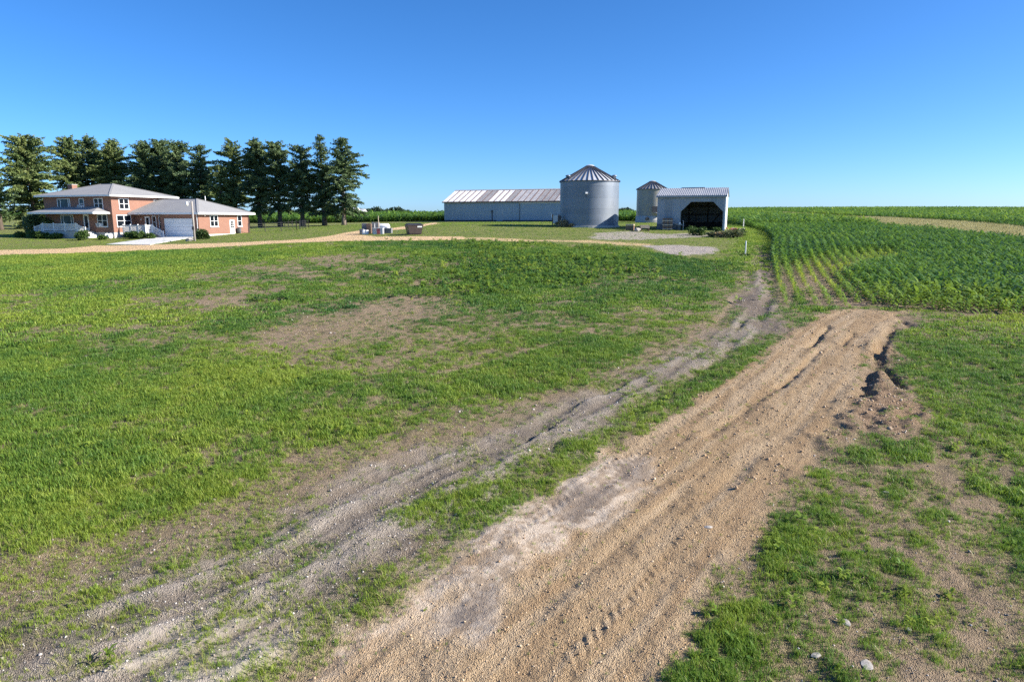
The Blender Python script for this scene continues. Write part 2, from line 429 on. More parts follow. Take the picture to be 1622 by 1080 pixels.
# brick
def brick_mat():
    m, nt, b = _mat('red_brick')
    tc = nt.nodes.new('ShaderNodeTexCoord')
    sp = nt.nodes.new('ShaderNodeSeparateXYZ'); nt.links.new(tc.outputs['Object'], sp.inputs[0])
    s = _math(nt, 'ADD', sp.outputs[0], sp.outputs[1])
    cb = nt.nodes.new('ShaderNodeCombineXYZ'); nt.links.new(s, cb.inputs[0]); nt.links.new(sp.outputs[2], cb.inputs[1])
    br = nt.nodes.new('ShaderNodeTexBrick'); nt.links.new(cb.outputs[0], br.inputs['Vector'])
    br.inputs['Scale'].default_value = 1; br.inputs['Brick Width'].default_value = .215; br.inputs['Row Height'].default_value = .075
    br.inputs['Mortar Size'].default_value = .006
    br.inputs['Color1'].default_value = (.265, .122, .080, 1); br.inputs['Color2'].default_value = (.215, .098, .065, 1); br.inputs['Mortar'].default_value = (.42, .33, .27, 1)
    f = _noise(nt, 1.1, 4)
    nt.links.new(_mix(nt, .5, br.outputs['Color'], _ramp(nt, f, [(.3, (.235, .108, .072)), (.7, (.29, .14, .094))])), b.inputs['Base Color'])
    b.inputs['Roughness'].default_value = .85
    return m
M['brick'] = brick_mat()

def shingle_mat():
    m, nt, b = _mat('grey_shingles')
    f = _noise(nt, 9, 4, .7); g = _noise(nt, .6, 3)
    c = _mix(nt, .5, _ramp(nt, f, [(.3, (.19, .19, .195)), (.7, (.34, .335, .33))]), _ramp(nt, g, [(.3, (.24, .24, .245)), (.7, (.30, .30, .30))]))
    nt.links.new(c, b.inputs['Base Color']); b.inputs['Roughness'].default_value = .9
    tc = nt.nodes.new('ShaderNodeTexCoord'); wv = nt.nodes.new('ShaderNodeTexWave'); wv.bands_direction = 'Z'; wv.wave_profile = 'SAW'
    wv.inputs['Scale'].default_value = 3.4; wv.inputs['Distortion'].default_value = .4
    nt.links.new(tc.outputs['Object'], wv.inputs['Vector'])
    _bump(nt, b, wv.outputs['Fac'], .5, .02)
    return m
M['shingle'] = shingle_mat()

def metal_mat(name, lo, hi, metal, rough, rust=0.0, rustcol=(.20, .10, .06), zs=1.0, spot=.62, bands=False):
    m, nt, b = _mat(name)
    f = _noise(nt, .7, 5, .65, None, (1, 1, zs)); g = _noise(nt, 2.6, 5, .7, None, (1, 1, .35))
    c = _ramp(nt, f, [(.28, lo), (.72, hi)])
    if rust:
        c = _mix(nt, _math(nt, 'MULTIPLY', _ramp(nt, g, [(spot, (0, 0, 0)), (spot + .12, (1, 1, 1))]), rust), c, rustcol)
    nt.links.new(c, b.inputs['Base Color'])
    b.inputs['Metallic'].default_value = metal
    nt.links.new(_math(nt, 'ADD', _math(nt, 'MULTIPLY', f, .2), rough - .1), b.inputs['Roughness'])
    if bands:
        tc = nt.nodes.new('ShaderNodeTexCoord'); wv = nt.nodes.new('ShaderNodeTexWave'); wv.bands_direction = 'Z'; wv.wave_profile = 'SIN'
        wv.inputs['Scale'].default_value = 3.1 ; nt.links.new(tc.outputs['Object'], wv.inputs['Vector'])
        _bump(nt, b, wv.outputs['Fac'], .25, .02)
    return m
M['galv'] = metal_mat('galvanised_steel', (.17, .20, .24), (.23, .26, .30), .4, .5, .15, (.15, .17, .20), .4, bands=True)
M['galv_b'] = metal_mat('galvanised_steel_dull', (.155, .185, .225), (.21, .24, .28), .4, .52, .15, (.14, .16, .19), .4, bands=True)
M['galv_roof'] = metal_mat('galvanised_roof', (.40, .41, .43), (.54, .55, .57), .35, .45, .1, (.4, .36, .3))
M['bin_roof'] = metal_mat('bright_bin_roof', (.55, .56, .58), (.70, .71, .72), .3, .42, .1, (.4, .36, .3))
M['rib'] = metal_mat('roof_rib', (.05, .05, .055), (.09, .09, .10), .4, .5)
M['old_galv'] = metal_mat('stained_galvanised', (.24, .24, .24), (.36, .35, .31), .2, .6, .5, (.40, .33, .18), .3, .5, bands=True)
M['old_roof'] = metal_mat('stained_roof', (.30, .30, .30), (.46, .45, .43), .3, .5, .5, (.24, .15, .10))
M['blue_wall'] = metal_mat('pale_blue_sheet', (.27, .35, .43), (.33, .41, .49), .1, .5, .08, (.36, .36, .36), .3, .66)
M['shed_wall'] = metal_mat('shed_sheet', (.30, .32, .35), (.37, .39, .42), .15, .5, .1, (.35, .33, .3), .3, .66)
M['shed_roof'] = metal_mat('grey_shed_roof', (.30, .31, .33), (.40, .41, .43), .25, .5, .2, (.3, .28, .26), 1.0, .6)
M['shed_back_shaded'] = metal_mat('shaded_sheet', (.10, .11, .12), (.17, .18, .19), .1, .6)  # shed back wall; the shade inside is put into its colour
M['shed_dark'] = metal_mat('replaced_dark_sheet', (.25, .27, .29), (.32, .34, .36), .2, .5)
M['sheet_white'] = metal_mat('bright_roof_sheet', (.66, .66, .66), (.80, .80, .80), .15, .45, .4, (.42, .34, .28), .3, .60)
M['sheet_grey'] = metal_mat('dull_roof_sheet', (.36, .36, .37), (.50, .49, .49), .2, .5, .7, (.24, .15, .12), .3, .57)
M['sheet_dark'] = metal_mat('dark_roof_sheet', (.24, .24, .25), (.36, .35, .35), .2, .55, .8, (.20, .12, .10), .3, .55)
M['rust_seam'] = metal_mat('rusty_seam', (.20, .13, .11), (.30, .22, .19), .1, .8)

def foliage_mat(name, dark, mid, light, trans=.25, scale=.5, instance=False, rough=.55, spec=.3):
    m, nt, b = _mat(name)
    if instance:
        at_ = nt.nodes.new('ShaderNodeAttribute'); at_.attribute_type = 'INSTANCER'; at_.attribute_name = 'tint'
        oi = nt.nodes.new('ShaderNodeObjectInfo')
        f = _math(nt, 'ADD', _math(nt, 'MULTIPLY', at_.outputs['Fac'], .68), _math(nt, 'MULTIPLY', oi.outputs['Random'], .34))
    else:
        f = _noise(nt, scale, 4, .7)
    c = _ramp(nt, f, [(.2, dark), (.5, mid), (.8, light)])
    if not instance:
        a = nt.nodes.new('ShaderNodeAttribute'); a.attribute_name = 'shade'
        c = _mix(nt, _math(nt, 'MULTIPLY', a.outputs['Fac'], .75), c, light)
    nt.links.new(c, b.inputs['Base Color'])
    b.inputs['Roughness'].default_value = rough; b.inputs['Specular IOR Level'].default_value = spec
    t = nt.nodes.new('ShaderNodeBsdfTranslucent'); nt.links.new(c, t.inputs['Color'])
    ad = nt.nodes.new('ShaderNodeMixShader'); ad.inputs[0].default_value = trans
    nt.links.new(b.outputs[0], ad.inputs[1]); nt.links.new(t.outputs[0], ad.inputs[2])
    o = [n for n in nt.nodes if n.type == 'OUTPUT_MATERIAL'][0]
    nt.links.new(ad.outputs[0], o.inputs['Surface'])
    return m
M['spruce'] = foliage_mat('spruce_needles', (.036, .070, .042), (.078, .132, .058), (.18, .225, .075), .12, .35)
M['spruce_light'] = foliage_mat('yellow_spruce_needles', (.046, .085, .038), (.112, .168, .055), (.26, .285, .085), .12, .35)
M['leaf'] = foliage_mat('broad_leaves', (.022, .045, .014), (.045, .085, .022), (.09, .13, .03), .25, .5)
M['leaf_far'] = foliage_mat('far_leaves', (.020, .042, .026), (.032, .062, .034), (.06, .09, .04), .2, .15)
M['shrub'] = foliage_mat('shrub_leaves', (.025, .055, .012), (.055, .11, .022), (.11, .17, .035), .25, .9)
M['weed_grey'] = foliage_mat('grey_green_weeds', (.07, .09, .04), (.14, .16, .07), (.24, .24, .12), .25, 1.5)
M['dry_weed'] = foliage_mat('dry_weeds', (.20, .14, .07), (.36, .27, .14), (.50, .42, .25), .2, 1.5)
M['straw'] = foliage_mat('pale_dry_grass', (.26, .24, .09), (.36, .33, .13), (.46, .42, .20), .35, instance=True)
M['grass'] = foliage_mat('grass_blades', (.062, .160, .040), (.160, .275, .038), (.31, .39, .055), .45, instance=True)
M['maize'] = foliage_mat('maize_leaves', (.085, .185, .034), (.195, .32, .044), (.44, .49, .06), .4, instance=True, rough=.42, spec=.3)
M['maize_one'] = foliage_mat('maize_leaves_near', (.13, .23, .034), (.22, .33, .044), (.38, .44, .06), .38, .35, rough=.42, spec=.3)

def pebble_mat():
    m, nt, b = _mat('pebbles')
    oi = nt.nodes.new('ShaderNodeObjectInfo')
    a = nt.nodes.new('ShaderNodeAttribute'); a.attribute_type = 'INSTANCER'; a.attribute_name = 'tint'
    c1 = _ramp(nt, oi.outputs['Random'], [(0, (.28, .18, .10)), (.5, (.48, .33, .19)), (1, (.60, .47, .32))])
    c2 = _ramp(nt, oi.outputs['Random'], [(0, (.20, .16, .12)), (.6, (.36, .31, .26)), (1, (.60, .57, .53))])
    nt.links.new(_mix(nt, a.outputs['Fac'], c2, c1), b.inputs['Base Color'])
    b.inputs['Roughness'].default_value = .9
    return m
M['pebble'] = pebble_mat()

def ground_mat():
    m, nt, b = _mat('ground')
    tc = nt.nodes.new('ShaderNodeTexCoord'); V = tc.outputs['Object']
    def attr(name):
        a = nt.nodes.new('ShaderNodeAttribute'); a.attribute_name = name
        s = nt.nodes.new('ShaderNodeSeparateColor'); nt.links.new(a.outputs['Color'], s.inputs[0])
        return s.outputs[0], s.outputs[1], s.outputs[2]
    track, rut, drive = attr('ca'); veg, lawn, corn = attr('cb'); sed, dark, pad = attr('cc'); streak, brown, siltn = attr('cd')
    n1 = _noise(nt, .35, 4, .6, V); n2 = _noise(nt, 2.3, 5, .65, V); n3 = _noise(nt, 14, 5, .7, V); n4 = _noise(nt, 60, 3, .6, V)
    vo = nt.nodes.new('ShaderNodeTexVoronoi'); vo.inputs['Scale'].default_value = 52; nt.links.new(V, vo.inputs['Vector'])
    vo2 = nt.nodes.new('ShaderNodeTexVoronoi'); vo2.inputs['Scale'].default_value = 19; nt.links.new(V, vo2.inputs['Vector'])
    vv = nt.nodes.new('ShaderNodeSeparateColor'); nt.links.new(vo.outputs['Color'], vv.inputs[0])
    soil = _mix(nt, .55, _ramp(nt, n2, [(.3, (.20, .14, .085)), (.7, (.40, .29, .18))]), _ramp(nt, n3, [(.3, (.21, .15, .095)), (.7, (.42, .315, .205))]))
    soil = _mix(nt, _math(nt, 'MULTIPLY', vv.outputs[0], .22), soil, (.44, .38, .31))
    rutc = _mix(nt, .5, _ramp(nt, n3, [(.3, (.22, .18, .145)), (.7, (.42, .36, .30))]), _ramp(nt, n2, [(.3, (.24, .20, .165)), (.7, (.44, .385, .325))]))
    rutc = _mix(nt, _math(nt, 'MULTIPLY', vv.outputs[1], .3), rutc, (.20, .165, .135))
    rutc = _mix(nt, .5, rutc, _ramp(nt, streak, [(.35, (.18, .145, .11)), (.5, (.32, .27, .215)), (.66, (.46, .40, .335))]))
    c = _mix(nt, rut, soil, rutc)
    # green litter and stubble between the blades
    gcol = _mix(nt, .5, _ramp(nt, n2, [(.3, (.075, .115, .026)), (.7, (.15, .20, .04))]), _ramp(nt, n1, [(.3, (.06, .12, .03)), (.7, (.15, .19, .045))]))
    vf = _math(nt, 'MULTIPLY', _math(nt, 'MULTIPLY', veg, _ramp(nt, n3, [(.25, (.25, .25, .25)), (.6, (1, 1, 1))])), .78)
    c = _mix(nt, vf, c, gcol)
    lw = _mix(nt, .5, _ramp(nt, n1, [(.3, (.13, .175, .04)), (.7, (.23, .25, .075))]), _ramp(nt, n2, [(.3, (.13, .17, .04)), (.7, (.235, .25, .08))]))
    c = _mix(nt, _math(nt, 'MULTIPLY', lawn, .92), c, lw)
    cc = _mix(nt, .5, _ramp(nt, n1, [(.3, (.05, .11, .03)), (.7, (.085, .15, .035))]), _ramp(nt, n2, [(.35, (.035, .075, .022)), (.7, (.09, .165, .036))]))
    c = _mix(nt, corn, c, cc)
    # gravel of the new track: tan chips, grey silt washed between
    gr = _ramp(nt, vv.outputs[2], [(0, (.32, .205, .105)), (.5, (.52, .355, .195)), (1, (.66, .50, .31))])
    gr = _mix(nt, .55, gr, _ramp(nt, n2, [(.3, (.40, .265, .14)), (.7, (.58, .42, .245))]))
    gr = _mix(nt, .5, gr, _ramp(nt, streak, [(.32, (.37, .24, .125)), (.5, (.54, .385, .22)), (.68, (.65, .52, .36))]))
    gr = _mix(nt, _math(nt, 'MULTIPLY', n1, .3), gr, (.47, .37, .27))
    c = _mix(nt, _math(nt, 'MULTIPLY', brown, .8), c, _ramp(nt, n3, [(.3, (.22, .14, .085)), (.7, (.42, .29, .185))]))
    silt = _mix(nt, .5, _ramp(nt, n2, [(.3, (.33, .275, .22)), (.7, (.48, .41, .34))]), _ramp(nt, n3, [(.3, (.38, .32, .26)), (.7, (.50, .43, .36))]))
    silt = _mix(nt, .78, silt, _ramp(nt, siltn, [(.38, (.17, .135, .105)), (.45, (.29, .24, .19)), (.50, (.41, .345, .28)), (.58, (.53, .465, .39))]))
    gr = _mix(nt, _math(nt, 'MULTIPLY', sed, .8), gr, silt)
    gr = _mix(nt, _math(nt, 'MULTIPLY', _ramp(nt, vo.outputs['Distance'], [(.35, (0, 0, 0)), (.75, (1, 1, 1))]), .4), gr, (.18, .115, .065))  # shade in the pits between chips painted into the colour
    c = _mix(nt, track, c, gr)
    dv = _mix(nt, .5, _ramp(nt, n2, [(.3, (.62, .42, .22)), (.7, (.76, .55, .32))]), _ramp(nt, n3, [(.3, (.62, .43, .23)), (.7, (.78, .58, .35))]))
    c = _mix(nt, drive, c, dv)
    pd = _mix(nt, .5, _ramp(nt, n2, [(.3, (.33, .28, .235)), (.7, (.50, .45, .40))]), _ramp(nt, n3, [(.3, (.34, .29, .25)), (.7, (.54, .49, .44))]))
    c = _mix(nt, pad, c, pd)
    c = _mix(nt, _math(nt, 'MULTIPLY', dark, .75), c, _ramp(nt, n3, [(.3, (.15, .115, .09)), (.7, (.24, .195, .155))]))
    nt.links.new(c, b.inputs['Base Color'])
    b.inputs['Roughness'].default_value = .95; b.inputs['Specular IOR Level'].default_value = .15
    inv = _math(nt, 'SUBTRACT', 1.0, _math(nt, 'MULTIPLY', sed, .5))
    h = _math(nt, 'ADD', _math(nt, 'MULTIPLY', n3, 1.3), _math(nt, 'MULTIPLY', vo.outputs['Distance'], _math(nt, 'MULTIPLY', inv, 1.1)))
    h = _math(nt, 'ADD', h, _math(nt, 'MULTIPLY', vo2.outputs['Distance'], _math(nt, 'MULTIPLY', inv, .8)))
    h = _math(nt, 'ADD', h, _math(nt, 'MULTIPLY', n4, .35))
    _bump(nt, b, h, _math(nt, 'MULTIPLY', inv, 1.0), .045)
    return m
M['ground'] = ground_mat()

# ------------------------------------------------------------------ object helpers
class MB:
    def __init__(s): s.v = []; s.f = []; s.mi = []
    def add(s, vs, fs, mi=0):
        o = len(s.v); s.v += [tuple(v) for v in vs]; s.f += [tuple(i + o for i in f) for f in fs]; s.mi += [mi] * len(fs); return s
    def box(s, x0, x1, y0, y1, z0, z1, mi=0):
        v = [(x0, y0, z0), (x1, y0, z0), (x1, y1, z0), (x0, y1, z0), (x0, y0, z1), (x1, y0, z1), (x1, y1, z1), (x0, y1, z1)]
        return s.add(v, [(0, 3, 2, 1), (4, 5, 6, 7), (0, 1, 5, 4), (1, 2, 6, 5), (2, 3, 7, 6), (3, 0, 4, 7)], mi)
    def bar(s, p, q, w, h, mi=0):
        p = Vector(p); q = Vector(q); d = (q - p).normalized()
        u = d.cross(Vector((0, 0, 1)))
        if u.length < 1e-4: u = Vector((1, 0, 0))
        u.normalize(); n = u.cross(d)
        c = [(-1, -1), (1, -1), (1, 1), (-1, 1)]
        v = [p + u * a * w / 2 + n * b * h / 2 for a, b in c] + [q + u * a * w / 2 + n * b * h / 2 for a, b in c]
        return s.add(v, [(3, 2, 1, 0), (4, 5, 6, 7), (0, 1, 5, 4), (1, 2, 6, 5), (2, 3, 7, 6), (3, 0, 4, 7)], mi)
    def tube(s, pts, rs, n=8, cap=True, mi=0):
        rings = []
        for i, p in enumerate(pts):
            p = Vector(p)
            d = (Vector(pts[min(i + 1, len(pts) - 1)]) - Vector(pts[max(i - 1, 0)])).normalized()
            u = d.cross(Vector((0, 1, 0)) if abs(d.y) < .9 else Vector((1, 0, 0))).normalized(); w = d.cross(u)
            rings.append([p + (u * math.cos(2 * math.pi * k / n) + w * math.sin(2 * math.pi * k / n)) * rs[i] for k in range(n)])
        v = [q for r in rings for q in r]
        f = [(i * n + k, i * n + (k + 1) % n, (i + 1) * n + (k + 1) % n, (i + 1) * n + k) for i in range(len(pts) - 1) for k in range(n)]
        if cap: f += [tuple(range(n))[::-1], tuple((len(pts) - 1) * n + k for k in range(n))]
        return s.add(v, f, mi)
    def lathe(s, prof, n=24, cx=0, cy=0, cap=True, a0=0, a1=2 * math.pi, mi=0):
        full = abs(a1 - a0 - 2 * math.pi) < 1e-6
        m = n if full else n + 1
        v = [(cx + r * math.cos(a0 + (a1 - a0) * k / n), cy + r * math.sin(a0 + (a1 - a0) * k / n), z) for r, z in prof for k in range(m)]
        f = [(i * m + k, i * m + (k + 1) % m, (i + 1) * m + (k + 1) % m, (i + 1) * m + k) for i in range(len(prof) - 1) for k in range(n)]
        if cap and full: f += [tuple(range(m))[::-1], tuple((len(prof) - 1) * m + k for k in range(m))]
        return s.add(v, f, mi)
    def prism(s, poly, axis, a, b, mi=0):
        """polygon in the two other axes extruded along axis"""
        def P(u, w, t): return {'x': (t, u, w), 'y': (u, t, w), 'z': (u, w, t)}[axis]
        n = len(poly)
        v = [P(u, w, a) for u, w in poly] + [P(u, w, b) for u, w in poly]
        f = [tuple(range(n)), tuple(range(2 * n - 1, n - 1, -1))] + [(i, n + i, n + (i + 1) % n, (i + 1) % n) for i in range(n)]
        return s.add(v, f, mi)
    def build(s, name, mat, parent=None, smooth=False, attr=None):
        me = bpy.data.meshes.new(name); me.from_pydata(s.v, [], s.f); me.update()
        mats = mat if isinstance(mat, (list, tuple)) else [mat]
        for q in mats: me.materials.append(q)
        if len(mats) > 1: me.polygons.foreach_set('material_index', s.mi)
        if smooth: me.polygons.foreach_set('use_smooth', [True] * len(me.polygons))
        o = bpy.data.objects.new(name, me); COL.objects.link(o)
        if parent: o.parent = parent
        return o
def fix_normals(o):
    import bmesh
    bm = bmesh.new(); bm.from_mesh(o.data); bmesh.ops.recalc_face_normals(bm, faces=bm.faces); bm.to_mesh(o.data); bm.free()
    return o
def tag(o, label=None, cat=None, group=None, kind=None):
    for k, v in (('label', label), ('category', cat), ('group', group), ('kind', kind)):
        if v: o[k] = v
    return o
def thing(name, label, cat, loc=(0, 0, 0), rz=0.0, group=None):
    o = bpy.data.objects.new(name, None); COL.objects.link(o)
    o.empty_display_size = .3; o.location = loc; o.rotation_euler = (0, 0, rz)
    return tag(o, label, cat, group)
GRID = math.radians(-19)
LX = Vector((math.cos(GRID), math.sin(GRID), 0)); LY = Vector((-math.sin(GRID), math.cos(GRID), 0))

# ------------------------------------------------------------------ ground sheet (one polar sheet, cut into the kinds of ground)
def build_ground():
    half = math.radians(52)
    th = np.concatenate([np.linspace(-half, half, 620), np.linspace(half, 2 * math.pi - half, 90)[1:-1]])
    r = np.concatenate([[2.0, 3.5, 5.0], np.geomspace(6.0, 120, 700), np.geomspace(120, 4500, 130)[1:]])
    nt_, nr = len(th), len(r)
    R, T = np.meshgrid(r, th, indexing='ij')
    X = (R * np.sin(T)).ravel(); Y = (R * np.cos(T)).ravel()
    m = plan(X, Y)
    Z = base_z(X, Y) + relief(X, Y, m)
    X = np.append(X, 0); Y = np.append(Y, 0); Z = np.append(Z, gz1(0, 0))
    co = np.stack([X, Y, Z], 1)
    i = np.arange(nr - 1)[:, None] * nt_; k = np.arange(nt_)[None]; k2 = (k + 1) % nt_
    F = np.stack([i + k, i + k2, i + nt_ + k2, i + nt_ + k], -1).reshape(-1, 4)[:, ::-1]
    ctr = len(X) - 1
    # vertex normals of the whole sheet
    P = co[F]; fn = np.cross(P[:, 2] - P[:, 0], P[:, 3] - P[:, 1])
    N = np.zeros_like(co)
    for q in range(4): np.add.at(N, F[:, q], fn)
    N[ctr] = (0, 0, 1)
    N /= np.linalg.norm(N, axis=1, keepdims=True) + 1e-12
    z0 = np.zeros(len(X) - 1)
    def rgba(a, b, c):
        q = np.zeros((len(X), 4), np.float32); q[:, 3] = 1
        q[:-1, 0] = a; q[:-1, 1] = b; q[:-1, 2] = c
        return q
    CA = rgba(m['track'], np.clip(m['rut'] + .25 * m['brown'], 0, 1), m['drive'])
    CB = rgba(m['veg'] * m['field'], m['lawn'], np.maximum(m['corn'] * sstep(38, 70, Y[:-1]), m['lcorn']))
    CC = rgba(m['sed'], m['dark'], m['pad'])
    CD = rgba(np.where(m['track'] > .3, m['streak'], m['rstreak']), m['brown'], m['silt'])
    fm = lambda a: a[np.minimum(F, len(X) - 2)].mean(1)
    ft, fd, fp = fm(m['track']), fm(m['drive']), fm(m['pad'])
    fc, fl, ff = fm(m['corn']), fm(m['lcorn']), fm(m['field'])
    kind = np.zeros(len(F), int)
    kind[ff < .5] = 1
    kind[(fc > .5) | (fl > .5)] = 2
    kind[ft > .5] = 3; kind[fd > .5] = 4; kind[fp > .5] = 5
    names = ['field', 'lawn', 'crop_ground', 'gravel_track', 'gravel_driveway', 'gravel_pad']
    for q, nm in enumerate(names):
        fs = F[kind == q]
        tri = []
        if q == 0: tri = [(ctr, kk, (kk + 1) % nt_)[::-1] for kk in range(nt_)]
        used = np.unique(np.concatenate([fs.ravel(), np.array(tri, int).ravel()])) if len(tri) else np.unique(fs)
        if not len(used): continue
        mp = np.full(len(X), -1); mp[used] = np.arange(len(used))
        me = bpy.data.meshes.new(nm)
        me.vertices.add(len(used)); me.vertices.foreach_set('co', co[used].ravel().astype(np.float32))
        idx = mp[fs].ravel(); tot = np.full(len(fs), 4)
        if len(tri):
            idx = np.concatenate([idx, mp[np.array(tri)].ravel()]); tot = np.concatenate([tot, np.full(len(tri), 3)])
        me.loops.add(len(idx)); me.loops.foreach_set('vertex_index', idx.astype(np.int32))
        me.polygons.add(len(tot)); st = np.concatenate([[0], np.cumsum(tot)[:-1]])
        me.polygons.foreach_set('loop_start', st.astype(np.int32)); me.polygons.foreach_set('loop_total', tot.astype(np.int32))
        me.polygons.foreach_set('use_smooth', np.ones(len(tot), bool))
        me.update(calc_edges=True)
        for an, arr in (('ca', CA), ('cb', CB), ('cc', CC), ('cd', CD)):
            a = me.color_attributes.new(an, 'FLOAT_COLOR', 'POINT'); a.data.foreach_set('color', arr[used].ravel())
        me.normals_split_custom_set_from_vertices([tuple(n) for n in N[used]])
        me.materials.append(M['ground'])
        o = bpy.data.objects.new(nm, me); COL.objects.link(o); tag(o, kind='structure')
build_ground()

# ------------------------------------------------------------------ brick house
HA = at(181, 370, 93); HA.z = gz1(HA.x, HA.y)
H0 = CZ - 2.0                                   # ground line at the main block
house = thing('brick_house', 'two-storey red brick house with grey hip roofs and attached garage', 'house', (HA.x, HA.y, H0), GRID)
EZ = 5.02                                       # eave height, main block
ML, MD = 12.4, 10.2                             # main block: x -ML..0, y 0..MD
MB().box(-ML, 0, 0, MD, -.2, EZ).build('wall', M['brick'], house)
MB().box(-ML - .04, .04, -.04, MD + .04, -1.2, .22).build('foundation', M['concrete'], house)

def hip_roof(name, x0, x1, y0, y1, z, rise, oh, parent, thick=.14, flash=True):
    a0, a1, b0, b1 = x0 - oh, x1 + oh, y0 - oh, y1 + oh
    hw = min(a1 - a0, b1 - b0) / 2
    if a1 - a0 > b1 - b0: r0, r1 = (a0 + hw, (b0 + b1) / 2), (a1 - hw, (b0 + b1) / 2)
    else: r0, r1 = ((a0 + a1) / 2, b0 + hw), ((a0 + a1) / 2, b1 - hw)
    zt = z + thick
    v = [(a0, b0, zt), (a1, b0, zt), (a1, b1, zt), (a0, b1, zt), (*r0, zt + rise), (*r1, zt + rise)]
    if a1 - a0 > b1 - b0: f = [(0, 1, 5, 4), (1, 2, 5), (2, 3, 4, 5), (3, 0, 4)]
    else: f = [(0, 1, 4), (1, 2, 5, 4), (2, 3, 5), (3, 0, 4, 5)]
    f.append((3, 2, 1, 0))
    roof = MB().add(v, f).build(name, M['shingle'], parent)
    MB().box(a0 + .02, a1 - .02, b0 + .02, b1 - .02, z - .02, zt - .004).build('soffit', M['white'], roof)
    w = .025
    fm = MB()
    fm.box(a0 - w, a1 + w, b0 - w, b0 + .005, z - .06, zt + .02); fm.box(a0 - w, a1 + w, b1 - .005, b1 + w, z - .06, zt + .02)
    fm.box(a0 - w, a0 + .005, b0 + .006, b1 - .006, z - .06, zt + .02); fm.box(a1 - .005, a1 + w, b0 + .006, b1 - .006, z - .06, zt + .02)
    fm.build('fascia', M['white'], roof)
    hc = MB()
    cs = [(a0, b0), (a1, b0), (a1, b1), (a0, b1)]
    for (cx, cy) in cs:
        e = min((r0, r1), key=lambda q: (q[0] - cx) ** 2 + (q[1] - cy) ** 2)
        hc.bar((cx, cy, zt + .02), (*e, zt + rise + .02), .28, .05)
    hc.bar((*r0, zt + rise + .02), (*r1, zt + rise + .02), .28, .05)
    hc.build('ridge_cap', M['shingle'], roof)
    return roof
roof = hip_roof('roof', -ML, 0, 0, MD, EZ, 1.75, .75, house)
ch = MB().box(-11.2, -10.35, 2.9, 3.7, EZ, EZ + 1.75); ch = ch.build('chimney', M['brick'], roof)
MB().box(-11.25, -10.3, 2.85, 3.75, EZ + 1.752, EZ + 1.83).build('chimney_cap', M['concrete'], roof)

def window(x0, x1, z0, z1, wall, parent, cols=(.5,), hung=True, glass='glass', t=.09, mat='white'):
    """wall: ('front', y) or ('side', x); columns split positions 0..1"""
    side, pos = wall
    def B(mb, a0, a1, d0, d1, c0, c1):
        return mb.box(a0, a1, pos - d1, pos - d0, c0, c1) if side == 'front' else mb.box(pos + d0, pos + d1, a0, a1, c0, c1)
    fr = MB()
    B(fr, x0, x1, -.02, .05, z0, z0 + t); B(fr, x0, x1, -.02, .05, z1 - t, z1)
    B(fr, x0, x0 + t, -.02, .05, z0 + t, z1 - t); B(fr, x1 - t, x1, -.02, .05, z0 + t, z1 - t)
    edges = [x0 + t] + [x0 + (x1 - x0) * c for c in cols] + [x1 - t]
    for e in edges[1:-1]: B(fr, e - t * .55, e + t * .55, -.02, .048, z0 + t, z1 - t)
    if hung:
        for a, b_ in zip(edges[:-1], edges[1:]):
            if b_ - a < 1.3: B(fr, a + t * .56, b_ - t * .56, -.02, .04, (z0 + z1) / 2 - .03, (z0 + z1) / 2 + .03)
    o = fr.build('window', M[mat], parent)
    for a, b_ in zip(edges[:-1], edges[1:]):
        B(MB(), a + .002, b_ - .002, -.01, .012, z0 + t, z1 - t).build('pane', M[glass], o)
    B(MB(), x0 - .06, x1 + .06, -.02, .11, z0 - .07, z0 - .002).build('sill', M['white'], o)
    return o
def door(x0, x1, z0, z1, wall, parent, glazed=True, name='door'):
    side, pos = wall
    def B(mb, a0, a1, d0, d1, c0, c1):
        return mb.box(a0, a1, pos - d1, pos - d0, c0, c1) if side == 'front' else mb.box(pos + d0, pos + d1, a0, a1, c0, c1)
    o = B(MB(), x0 + .08, x1 - .08, -.01, .03, z0, z1 - .08).build(name, M['white'], parent)
    fr = MB(); B(fr, x0, x0 + .08, -.02, .06, z0, z1); B(fr, x1 - .08, x1, -.02, .06, z0, z1); B(fr, x0 + .08, x1 - .08, -.02, .06, z1 - .08, z1)
    fr.build('door_frame', M['white'], o)
    if glazed:
        B(MB(), x0 + .2, x1 - .2, .02, .036, z0 + .35, z1 - .2).build('pane', M['glass'], o)
    B(MB(), x1 - .2, x1 - .14, .03, .09, z0 + .95, z0 + 1.05).build('handle', M['black_metal'], o)
    return o
FR = ('front', 0.0)
# main front, upper storey
window(-9.8, -7.4, 3.35, 4.75, FR, house, (.25, .86), False, 'glass_teal')
wa = window(-5.75, -4.85, 3.35, 4.75, FR, house, (), True, 'glass_teal')
window(-3.05, -1.45, 3.35, 4.75, FR, house, (.5,), True)
def air_con(x, z, y, parent):
    o = MB().box(x - .36, x + .36, y - .42, y - .052, z, z + .46).build('air_conditioner', M['white_metal'], parent)
    g = MB()
    for k in range(5): g.box(x - .3, x + .3, y - .432, y - .421, z + .06 + k * .075, z + .095 + k * .075)
    g.build('grille', M['trim_dark'], o)
air_con(-5.3, 3.4, 0, house)
# lower storey under the porch
window(-9.5, -7.1, .75, 2.55, FR, house, (.22, .82), False, 'glass_teal')
door(-5.25, -4.3, .45, 2.6, FR, house)
window(-2.75, -.95, .95, 2.6, FR, house, (.5,), True)
air_con(-2.3, 1.0, 0, house)
